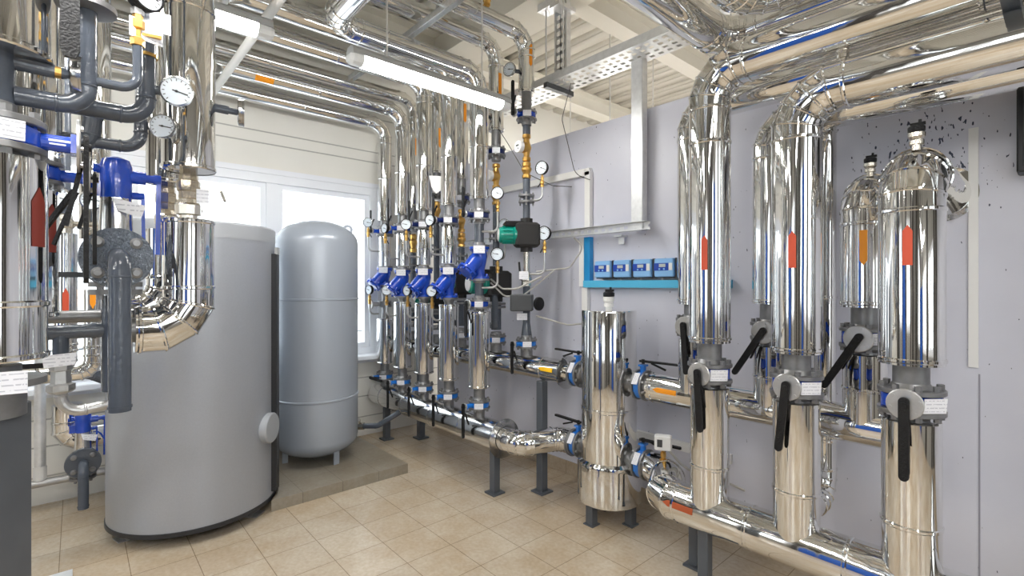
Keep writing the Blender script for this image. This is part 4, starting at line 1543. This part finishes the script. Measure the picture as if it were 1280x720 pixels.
# braces and struts under the roof
for y, xa, lb in ((.83, -4.75, 'right white tube brace crossing under the ceiling pipes'), (.60, -4.75, 'left white tube brace crossing under the ceiling pipes')):
    single('brace_tube', lb, 'brace', MB().cyl((xa, y, 3.17), (-2.3, y, 3.17), .027, seg=20), BRACE)
t = Thing('strut_channel', 'galvanised strut carrying the ceiling pipes above the long lamp', 'strut', (-3.6, 1.97, 3.58))
t.part('channel', MB().bar((-4.55, 1.97, 3.60), (-2.5, 1.97, 3.60), .05, .004).bar((-4.55, 1.947, 3.585), (-2.5, 1.947, 3.585), .004, .045).bar((-4.55, 1.993, 3.585), (-2.5, 1.993, 3.585), .004, .045), GALV)
for x in (-4.2, -3.05):
    t.part('rod', MB().cyl((x, 1.97, 3.6), (x, 1.97, 4.0), .006, seg=8), GALV)
for i, (px, py, zz) in enumerate(((618, 18, 3.74), (645, 20, 3.74))):
    pass
air_vent('air vent on the ceiling run of the rear riser nearest the middle tank', (BLX[4], 2.35, 3.735), 1.0, body=BRASS)
air_vent('air vent on the ceiling run of the rear riser fourth from the window', (BLX[3], 2.2, 3.775), 1.0, body=BRASS)

# ================================================================== LEFT FOREGROUND
fx = -1.886         # big foreground riser
fy = -.169
zz = lambda y, d: H + (355 - y) * d / FOC
t = clad('clad_riser', 'thick polished riser at the very left edge, with dark red arrow', 'pipe', [(fx, fy, zz(448, 1.3)), (fx, fy, zz(198, 1.3))], .112, seg=40,
         bands=[((fx, fy, zz(380, 1.3)), UZ), ((fx, fy, zz(446, 1.3)), UZ)],
         arrows=[(V((fx, fy, zz(270, 1.3))), UZ, Matrix.Rotation(.92, 3, 'Z') @ tocam((fx, fy, 0)), .16, .045, .04, MAROON, 'dark red flow arrow sticker')])
clad('clad_riser', 'polished riser top at the very left edge above the blue valve', 'pipe', [(fx, fy, zz(66, 1.3)), (fx, fy, 3.6)], .118, seg=40, bands=[((fx, fy, zz(62, 1.3)), UZ)])
t = Thing('steel_pipe', 'grey enamelled pipe at the left edge between blue valve and cladding', 'pipe', (fx, fy, zz(140, 1.3)))
t.part('pipe_body', MB().cyl((fx, fy, zz(150, 1.3)), (fx, fy, zz(60, 1.3)), .048, seg=28), GREY)
z = zz(78, 1.33)
t.part('stub', MB().cyl((fx, fy + .03, z), (fx, fy + .125, z - .003), .019, seg=18), GREY)
t.part('brass_tip', MB().cyl((fx, fy + .122, z - .003), (fx, fy + .138, z - .003), .016, seg=16), BRASS)
thermometer('dial gauge seen edge on at the upper left', (fx, fy + .137, z - .003), UY, .02, V((.12, 1, 0)), .056)
# loop one
x1 = fx
z1 = zz(126, 1.37)
p1 = V((x1, fy + .045, z1))
p2 = W(108, 120, X=x1)
t = Thing('steel_pipe', 'grey bent pipe rising beside the black lever at the upper left', 'pipe', p1)
t.part('pipe_body', MB().path([p1, (x1, p2.y, z1), (x1, p2.y, 2.9)], .025, .06, 8, 22), GREY)
zb = zz(100, 1.43)
e = W(172, 96, X=x1)
t.part('branch', MB().path([(x1, p2.y + .02, zb), (x1, e.y, zb), (x1, e.y, zz(57, 1.5))], .0135, .045, 7, 16), GREY)
zg = zz(57, 1.5)
t = Thing('gauge_cock', 'brass gauge cock with hex nuts at the upper left', 'cock', (x1, e.y, zg))
t.part('cock_body', MB().lathe((x1, e.y, zg), UZ, [(.017, 0), (.019, .002), (.019, .024), (.012, .028), (.012, .05), (.02, .054), (.02, .078), (.014, .08), (.014, .095)], 6), BRASS)
t.part('nut', MB().lathe((x1, e.y, zg + .095), UZ, [(.017, 0), (.017, .02)], 6), STEEL)
t.part('lever', MB().bar((x1, e.y + .01, zg + .04), (x1, e.y + .06, zg + .045), .012, .008), BRASS)
t = Thing('pressure_gauge', 'blue faced gauge with black case cut by the top edge at the left', 'gauge', (x1, e.y, zg + .115))
t.part('stem', MB().cyl((x1, e.y, zg + .115), (x1, e.y, zg + .15), .009, seg=12), BRASS)
dial_parts(t, V((x1, e.y + .0, zg + .160)) + V((.6, .55, 0)).normalized() * .03, V((.85, .5, 0)), .05, .035, BLACK)
# lever valve above loop one
t = Thing('lever_valve', 'large black lever hanging from the valve cut by the top edge at the left', 'valve', (x1, p2.y, 2.4))
c = V((x1, p2.y, 2.46))
t.part('valve_body', MB().lathe(c - UZ * .05, UZ, [(.05, 0), (.07, .004), (.07, .02), (.04, .022), (.045, .08), (.07, .082), (.07, .1), (.03, .102)], 24), FLANGE)
t.part('handle', MB().prism([(-.02, .06), (.02, .06), (.021, -.2), (.012, -.222), (-.012, -.222), (-.021, -.2)], c + V((.075, -.035, .0)), V((0, 1, 0)), UZ, UX, .014), BLACK)
t.part('tag', MB().box(c + V((.0, .14, -.06)), (.003, .09, .06), frame(V((.9, .3, .3)))), TAG)
# loop two
x2 = -2.1
e = W(183, 148, X=x2)
z2 = e.z
t = Thing('steel_pipe', 'grey elbow pipe in front of the upper window, carrying two dial thermometers', 'pipe', (x2, -.3, z2))
t.part('pipe_body', MB().path([(x2, -.32, z2), (x2, e.y, z2), (x2, e.y, zz(42, 1.69))], .0275, .065, 8, 22), GREY)
t.part('union', MB().lathe((x2, e.y, zz(42, 1.69)), UZ, [(.032, 0), (.04, .004), (.04, .02), (.033, .024)], 6), BRASS)
t.part('collar', MB().cyl((x2, e.y, zz(72, 1.69)), (x2, e.y, zz(68, 1.69)), .033, seg=18), BRASS)
t.part('upper_pipe', MB().cyl((x2, e.y, zz(42, 1.69) + .02), (x2, e.y, 3.3), .026, seg=18), GREY)
t.part('tag', MB().box((x2 + .04, e.y + .035, zz(30, 1.69)), (.003, .06, .07), frame(V((.8, -.1, 0)))), TAG)
thermometer('round dial thermometer in front of the polished riser at the upper left', (x2, e.y + .02, zz(110, 1.69)), V((.25, .95, 0)), .07, V((.86, -.25, -.05)), .05, .012, needle=-15)
# loop three
x3 = -2.42
e3 = W(176, 186, X=x3)
t = Thing('steel_pipe', 'thin grey elbow pipe above the blue safety valve', 'pipe', (x3, -.2, e3.z))
t.part('pipe_body', MB().path([(x3, -.12, e3.z), (x3, e3.y, e3.z), (x3, e3.y, zz(148, 1.94))], .022, .06, 8, 18), GREY)
t.part('upper_pipe', MB().cyl((x3, e3.y, zz(150, 1.94)), (x3, e3.y, 3.3), .018, seg=16), GREY)
thermometer('lower round dial thermometer beside the polished riser at the upper left', (x3, e3.y + .02, zz(156, 1.94)), V((.3, .9, 0)), .06, V((.8, -.45, -.05)), .046, .011, needle=-10)
p = W(112, 168, X=-2.42)
t = Thing('steel_pipe', 'short grey elbow behind the blue valve at the left', 'pipe', p)
t.part('pipe_body', MB().path([p + V((0, -.05, -.05)), p + V((0, .0, -.03)), p + V((0, .015, .1)), ], .03, .04, 6, 18), GREY)

# blue valves on the left edge
lv = butterfly('blue valve with printed white tag at the very left edge', (fx, fy, zz(168, 1.3)), frame(UY), .11, .05, .055, .06, .075, .37, 0, .02, BLUE, tag=-75)
for k, (xa, xb, w_) in enumerate(((.112, .158, .006), (.114, .148, .004))):
    n_ = V((0, .75, .66)) if False else V((0, -.82, .57))
    lv.part('lettering', MB().bar(V((xa, 0, 0)) + V((0, -.0205, .0035 - .010 * k)), V((xb, 0, 0)) + V((0, -.0205, .0035 - .010 * k)), .006, w_), WHITE, label='white lettering on the blue neck')
l2x, l2y = W(38, 215, d=1.72).x, W(38, 215, d=1.72).y
butterfly('blue valve behind the first one at the left edge', (l2x, l2y, zz(216, 1.72)), frame(UY), .09, .045, .05, .06, .06, .30, -4, .02, BLUE, tag=None)
clad('clad_riser', 'second polished riser just behind the thick one at the left edge', 'pipe', [(l2x, l2y, zz(395, 1.72)), (l2x, l2y, zz(238, 1.72))], .075,
     arrows=[(V((l2x, l2y, zz(285, 1.72))), UZ, Matrix.Rotation(.8, 3, 'Z') @ tocam((l2x, l2y, 0)), .17, .035, .03, MAROON, 'dark red flow arrow sticker')], bands=[((l2x, l2y, zz(393, 1.72)), UZ)], seg=32)
clad('clad_riser', 'polished riser top behind the thick one at the left edge', 'pipe', [(l2x, l2y, zz(190, 1.72)), (l2x, l2y, 3.6)], .088, seg=32)

# flange with tag and column at the lower left
z = zz(455, 1.3)
t = Thing('flanged_joint', 'steel flange with tilted white tag under the thick left riser', 'flange', (fx, fy, z - .14))
t.part('flange', MB().lathe((fx, fy, z - .06), UZ, [(.07, -.08), (.07, 0), (.11, .002), (.11, .02), (.06, .022), (.06, .055)], 32), FLANGE)
t.part('tag', MB().box(W(8, 479, d=1.2), (.003, .075, .055), frame(V((.9, -.1, .25)))), TAG, label='tilted white printed tag')
p = W(-22, 600, d=1.3)
t = Thing('steel_column', 'dark grey steel column at the lower left edge', 'column', (p.x, p.y, 0))
t.part('column_body', MB().box((p.x, p.y, .655), (.14, .14, 1.29), frame(V((.85, -.5, 0))), .008), POST)
t.part('stiffener', MB().box((p.x - .05, p.y + .07, .655), (.02, .03, 1.27), frame(V((.85, -.5, 0)))), FLANGE)
p = W(66, 728, z=0)
single('floor_plate', 'small galvanised plate on the floor at the lower left corner', 'plate', MB().box((p.x, p.y, .004), (.16, .16, .008)).cyl((p.x, p.y, 0), (p.x, p.y, .02), .012, seg=6), GALV)


# safety valves
def safety_valve(label, loc, s=1.0, drop=.5, out=.10, name='safety_valve'):
    """blue spring safety valve, round outlet flange facing +X with a bent discharge pipe"""
    t = Thing(name, label, 'safety valve', loc)
    o = V(loc)
    # outlet flange + body
    m = MB()
    m.lathe(o - UX * .06 * s, UX, [(.075 * s, -.05 * s), (.09 * s, 0), (.112 * s, .002), (.115 * s, .006), (.115 * s, .042 * s), (.112 * s, .046 * s)], 40)
    for k in range(4):
        a = PI / 4 + PI / 2 * k
        q = o + V((-.02 * s, math.cos(a) * .082 * s, math.sin(a) * .082 * s))
        t.part('bolt', MB().lathe(q, UX, [(.021 * s, 0), (.021 * s, .010 * s), (.013 * s, .014 * s), (.012 * s, .024 * s)], 12), FLANGE)
    t.part('outlet_flange', m, HAMMER if s > .9 else GREY)
    # discharge
    m = MB().path([o - UX * .02 * s, o + UX * out, o + UX * out - UZ * drop], .034 * s, .07 * s, 8, 24)
    m.cyl(o + UX * out - UZ * .085 * s, o + UX * out - UZ * .095 * s, .0375 * s, seg=24)
    m.cyl(o + UX * out - UZ * (drop - .02), o + UX * out - UZ * (drop - .012), .037 * s, seg=24)
    t.part('discharge_pipe', m, GREY)
    # spring bonnet
    b = o + V((-.10 * s, 0, .08 * s))
    t.part('bonnet', MB().lathe(b, UZ, [(.075 * s, -.14 * s), (.07 * s, .0), (.055 * s, .02 * s), (.05 * s, .16 * s)], 28), SATIN)
    cap = MB().lathe(b + UZ * .155 * s, UZ, [(.05 * s, 0), (.052 * s, .01 * s), (.052 * s, .13 * s), (.044 * s, .155 * s), (.02 * s, .165 * s), (0, .166 * s)], 20)
    cap.cyl(b + V((0, .0, .25 * s)), b + V((0, .095 * s, .25 * s)), .026 * s, seg=16)
    cap.cyl(b + V((0, .095 * s, .25 * s)), b + V((0, .13 * s, .25 * s)), .016 * s, seg=12)
    cap.cyl(b + V((0, -.07 * s, .27 * s)), b + V((0, 0, .27 * s)), .018 * s, seg=12)
    cap.box(b + V((0, -.06 * s, .19 * s)), (.04 * s, .05 * s, .06 * s))
    t.part('spring_cap', cap, BLUE)
    h = MB().cyl(b + V((0, .12 * s, .25 * s)), b + V((0, .145 * s, .25 * s)), .02 * s, seg=12)
    h.bar(b + V((0, .138 * s, .26 * s)), b + V((0, .134 * s, -.06 * s)), .016 * s, .018 * s, UX)
    t.part('lift_lever', h, BLUE)
    h = MB().cyl(b + V((.0, .05 * s, .175 * s)), b + V((0, .09 * s, .175 * s)), .014 * s, seg=12)
    h.bar(b + V((0, .085 * s, .18 * s)), b + V((0, .088 * s, -.06 * s)), .012 * s, .016 * s, UX)
    t.part('lever_guide', h, BLUE)
    t.part('tag', MB().prism([(-.015 * s, .02 * s), (.09 * s, -.005 * s), (.075 * s, -.055 * s), (-.0 * s, -.03 * s)], b + V((.06 * s, 0, .135 * s)), UY, UZ, UX, .003), TAG)
    # inlet
    f = o + V((-.10 * s, 0, -.10 * s))
    m = MB()
    for k in (0, 1):
        m.lathe(f - UZ * (.012 + .03 * k) * s, UZ, [(.085 * s, 0), (.085 * s, .02 * s)], 28)
    for k in range(4):
        a = PI / 4 + PI / 2 * k
        m.cyl(f + V((math.cos(a) * .068 * s, math.sin(a) * .068 * s, -.06 * s)), f + V((math.cos(a) * .068 * s, math.sin(a) * .068 * s, .03 * s)), .010 * s, seg=6)
    t.part('inlet_flange', m, FLANGE)
    return t, f


sv, f = safety_valve('large blue safety valve with hammered round flange before the silver tank', W(147, 322, X=-2.40), 1.0, .56, .13)
t = Thing('steel_pipe', 'dark grey upright pipe under the large safety valve', 'pipe', f - UZ * .4)
t.part('pipe_body', MB().cyl(f - UZ * .045, f - UZ * .42, .046, seg=24), GREY)
zz2 = zz(412, 1.95)
t.part('branch', MB().cyl(V((f.x, f.y, zz2)), V((f.x, -.62, zz2)), .027, seg=20).cyl(V((f.x, f.y - .06, zz2)), V((f.x, f.y - .075, zz2)), .031, seg=20), GREY)
b2 = V((f.x, W(76, 430, X=f.x).y, zz2))
t.part('tee', MB().cyl(b2, b2 - UZ * .10, .024, seg=18), GREY)
z = b2.z - .10
t = Thing('ball_valve', 'steel union valve with white tag under the grey tee at the left', 'valve', b2 - UZ * .3)
t.part('valve_body', MB().lathe(b2 - UZ * .23, UZ, [(.02, 0), (.032, .004), (.042, .012), (.042, .035), (.03, .04), (.028, .085), (.034, .09), (.034, .12), (.024, .13)], 6), STEEL)
t.part('tag', MB().prism([(-.045, -.025), (.04, -.02), (.045, .025), (-.05, .02)], b2 + V((.04, 0, -.10)), UY, UZ, UX, .003), TAG, label='white printed tag')
t.part('lever', MB().bar(b2 + V((.0, -.02, -.12)), b2 + V((.0, -.2, -.115)), .012, .018), BLACK)
t.part('elbow_pipe', MB().path([b2 - UZ * .22, b2 - UZ * .31, b2 + V((.0, .19, -.285))], .02, .06, 7, 16), STEEL)

sv2, f2 = safety_valve('small blue safety valve low at the left by the window wall', W(104, 580, d=3.35), .85, .28, .07)
t = Thing('steel_pipe', 'horizontal grey pipe low along the window wall at the left', 'pipe', (-4.8, -.5, .42))
a, b = W(35, 607, X=-4.75), W(134, 588, X=-4.75)
t.part('pipe_body', MB().cyl((-4.75, -1.2, a.z), (-4.75, .62, a.z), .028, seg=18), STEEL)
t = Thing('steel_pipe', 'upright galvanised pipe standing on the low wall pipe at the left', 'pipe', (-4.75, a.y, a.z))
q = W(50, 540, X=-4.75)
t.part('pipe_body', MB().cyl((-4.75, q.y, a.z + .02), (-4.75, q.y, 1.9), .031, seg=18), GALV)
t.part('socket', MB().cyl((-4.75, q.y, a.z + .03), (-4.75, q.y, a.z + .12), .036, seg=18), WHITE)
q = W(84, 525, X=-4.74)
clad('clad_pipe', 'polished elbow pipe low behind the small safety valve', 'pipe', [(q.x, q.y, zz(508, 3.45)), (q.x, q.y, zz(553, 3.45)), (q.x, q.y + .5, zz(553, 3.45))], .084, .1, 3, seg=30)
t = Thing('steel_pipe', 'dark grey pipe running along the window sill at the left', 'pipe', (-4.6, -.8, 1.2))
a = W(100, 467, X=-4.3)
t.part('pipe_body', MB().path([(-4.3, -1.0, a.z - .02), (-4.3, a.y + .05, a.z), (-4.3, a.y + .25, a.z - .12)], .04, .1, 6, 18), GREY)

# further risers against the window at the left
for (px, y0, y1, d, r, lb, arr) in ((82, 478, 292, 2.6, .048, 'polished riser with red arrow before the window at the left', (RED, 360, 388, True)),
                                    (116, 478, 362, 2.75, .04, 'slim polished riser with orange arrow beside the large safety valve', (ORANGE, 362, 386, False)),
                                    (119, 300, -60, 2.9, .075, 'tall polished riser before the window behind the blue safety valve', None)):
    p = W(px, 300, d=d)
    x, y = p.x, p.y
    ar = []
    if arr:
        ar = [(V((x, y, zz((arr[1] + arr[2]) / 2, d))), UZ if arr[3] else -UZ, tocam((x, y, 0)), (arr[2] - arr[1]) * d / FOC, .026, .03, arr[0], 'flow arrow sticker')]
    clad('clad_riser', lb, 'pipe', [(x, y - 1.0, zz(y0, d) + .06), (x, y, zz(y0, d) + .06), (x, y, zz(y1, d))] if arr else [(x, y, zz(y0, d)), (x, y, zz(y1, d))], r, r * 1.6, arrows=ar, bands=[((x, y, zz(y0, d) + .2), UZ)], seg=26)
p = W(82, 285, d=2.6)
t = Thing('ball_valve', 'nickel valve on top of the polished riser with red arrow', 'valve', p)
t.part('valve_body', MB().lathe(V((p.x, p.y, zz(293, 2.6))), UZ, [(.022, 0), (.03, .005), (.03, .03), (.038, .04), (.038, .07), (.03, .08), (.03, .1), (.02, .11)], 8).cyl(V((p.x, p.y - .18, zz(290, 2.6) + .045)), V((p.x, p.y + .2, zz(290, 2.6) + .045)), .016, seg=12), NICKEL)
t.part('upper_pipe', MB().cyl(V((p.x, p.y, zz(293, 2.6) + .1)), V((p.x, p.y, 3.4)), .022, seg=16), GREY)
thermometer('dial gauge before the window behind the diagonal black rods', V((p.x + .015, p.y, zz(250, 2.6))), V((.8, -.2, 0)), .05, V((.75, -.5, 0)), .052)
thermometer('dial gauge at the left end of the nickel valve before the window', V((p.x, p.y - .18, zz(290, 2.6) + .045)), V((.8, -.3, 0)), .04, V((.75, -.5, 0)), .045)
thermometer('dial gauge left of the blue safety valve body', W(119, 252, d=2.83), V((.8, -.1, 0)), .05, V((.8, -.35, 0)), .056)
a, b = W(60, 343, d=2.0), W(140, 344, d=2.05)
single('lever_rod', 'dark horizontal lever left of the hammered flange', 'lever', MB().bar(a, b, .012, .022), DARK)
a, b = W(54, 288, d=1.5), W(93, 238, d=1.5)
single('lever_rod', 'longer diagonal black rod under the left blue valves', 'lever', MB().bar(a, b, .010, .014), BLACK)
a, b = W(67, 306, d=1.55), W(96, 240, d=1.55)
single('lever_rod', 'thinner diagonal black rod under the left blue valves', 'lever', MB().bar(a, b, .007, .010), BLACK)

# polished double riser in front of the silver tank
lx, ly = -2.486, .36
t = clad('clad_riser', 'thick polished riser hanging in front of the silver tank, upper half', 'pipe', [(lx, ly, zz(213, 2.1)), (lx, ly, 3.7)], .098, bands=[((lx, ly, zz(16, 2.1)), UZ), ((lx, ly, zz(211, 2.1)), UZ)], seg=40)
clad('clad_pipe', 'thick polished elbow in front of the silver tank, lower half', 'pipe', [(lx, ly, zz(276, 2.1)), (lx, ly, 1.435), (lx, .175, 1.435)], .094, .14, 3, bands=[((lx, ly, zz(278, 2.1)), UZ)], seg=40, spools=[((lx, .18, 1.435), (lx, .13, 1.435), .05)])
l3x, l3y = -2.72, .31
clad('clad_riser', 'polished riser tucked behind the thick riser, upper half', 'pipe', [(l3x, l3y, zz(232, 2.28)), (l3x, l3y, 3.7)], .078, bands=[((l3x, l3y, zz(230, 2.28)), UZ)], seg=36)
clad('clad_pipe', 'polished elbow tucked behind the thick elbow before the tank', 'pipe', [(l3x, l3y, zz(289, 2.28)), (l3x, l3y, 1.50), (l3x, .165, 1.50)], .078, .12, 3, seg=36, spools=[((l3x, .17, 1.485), (l3x, -.75, 1.485), .026)])
for x, y, za, zb, lb in ((lx, ly, zz(276, 2.1), zz(213, 2.1), 'nickel union valve with white tag joining the thick polished riser'), (l3x, l3y, zz(289, 2.28), zz(232, 2.28), 'nickel union valve on the riser tucked behind')):
    t = Thing('union_valve', lb, 'valve', (x, y, za))
    L = zb - za
    t.part('valve_body', MB().lathe((x, y, za), UZ, [(.034, 0), (.034, L * .1), (.047, L * .12), (.048, L * .3), (.04, L * .34), (.036, L * .42)], 10), NICKEL)
    t.part('union_nut', MB().lathe((x, y, za + L * .42), UZ, [(.034, 0), (.037, .004), (.037, L * .15), (.044, L * .16), (.044, L * .36), (.036, L * .38), (.032, L * .58)], 8), mat('union_bronze', (.68, .60, .48), .25, 1) if x == lx else bpy.data.materials['union_bronze'])
    t.part('lever', MB().bar((x, y + .05, za + L * .66), (x, y + .12, za + L * .66), .014, .012).bar((x, y + .12, za + L * .66), (x + .01, y + .135, za + L * .44), .014, .008), NICKEL)
    if x == lx:
        t.part('tag', MB().prism([(0, 0), (.045, 0), (.045, .06), (0, .06)], V((x + .052, y + .02, za + L * .33)), V((.2, .97, 0)), UZ, V((.97, -.2, 0)), .003), TAG)
thermometer('dial gauge on a grey pocket at the right of the thick polished riser', (lx + .02, ly + .08, zz(135, 2.15)), UY, .10, V((.22, .95, 0)), .058, .014)
thermometer('dial gauge on the riser tucked behind, seen edge on', (l3x + .02, l3y + .07, zz(172, 2.3)), UY, .07, V((.25, .95, 0)), .05, .012)

# ------------------------------------------------------------------ camera, sky, view
cam = bpy.data.cameras.new('camera')
cam.sensor_width = 36
cam.lens = 36 * FOC / 1280
cam.shift_y = -5 / 1280
cam.clip_start = .02
co = bpy.data.objects.new('camera', cam)
co.location = (0, 0, H)
co.rotation_euler = (PI / 2, 0, math.radians(48.45))
COL.objects.link(co)
SC.camera = co

wd = bpy.data.worlds.new('sky')
SC.world = wd
wd.use_nodes = True
bg = wd.node_tree.nodes['Background']
bg.inputs[0].default_value = (.93, .97, 1.0, 1)
bg.inputs[1].default_value = 4.5

SC.view_settings.view_transform = 'Standard'
SC.view_settings.look = 'None'
SC.view_settings.gamma = 1
SC.view_settings.use_curve_mapping = False
SC.view_settings.exposure = 0.03
SC.cycles.max_bounces = 10
SC.cycles.diffuse_bounces = 5
SC.cycles.glossy_bounces = 8
SC.cycles.sample_clamp_indirect = 6
SC.cycles.use_denoising = True
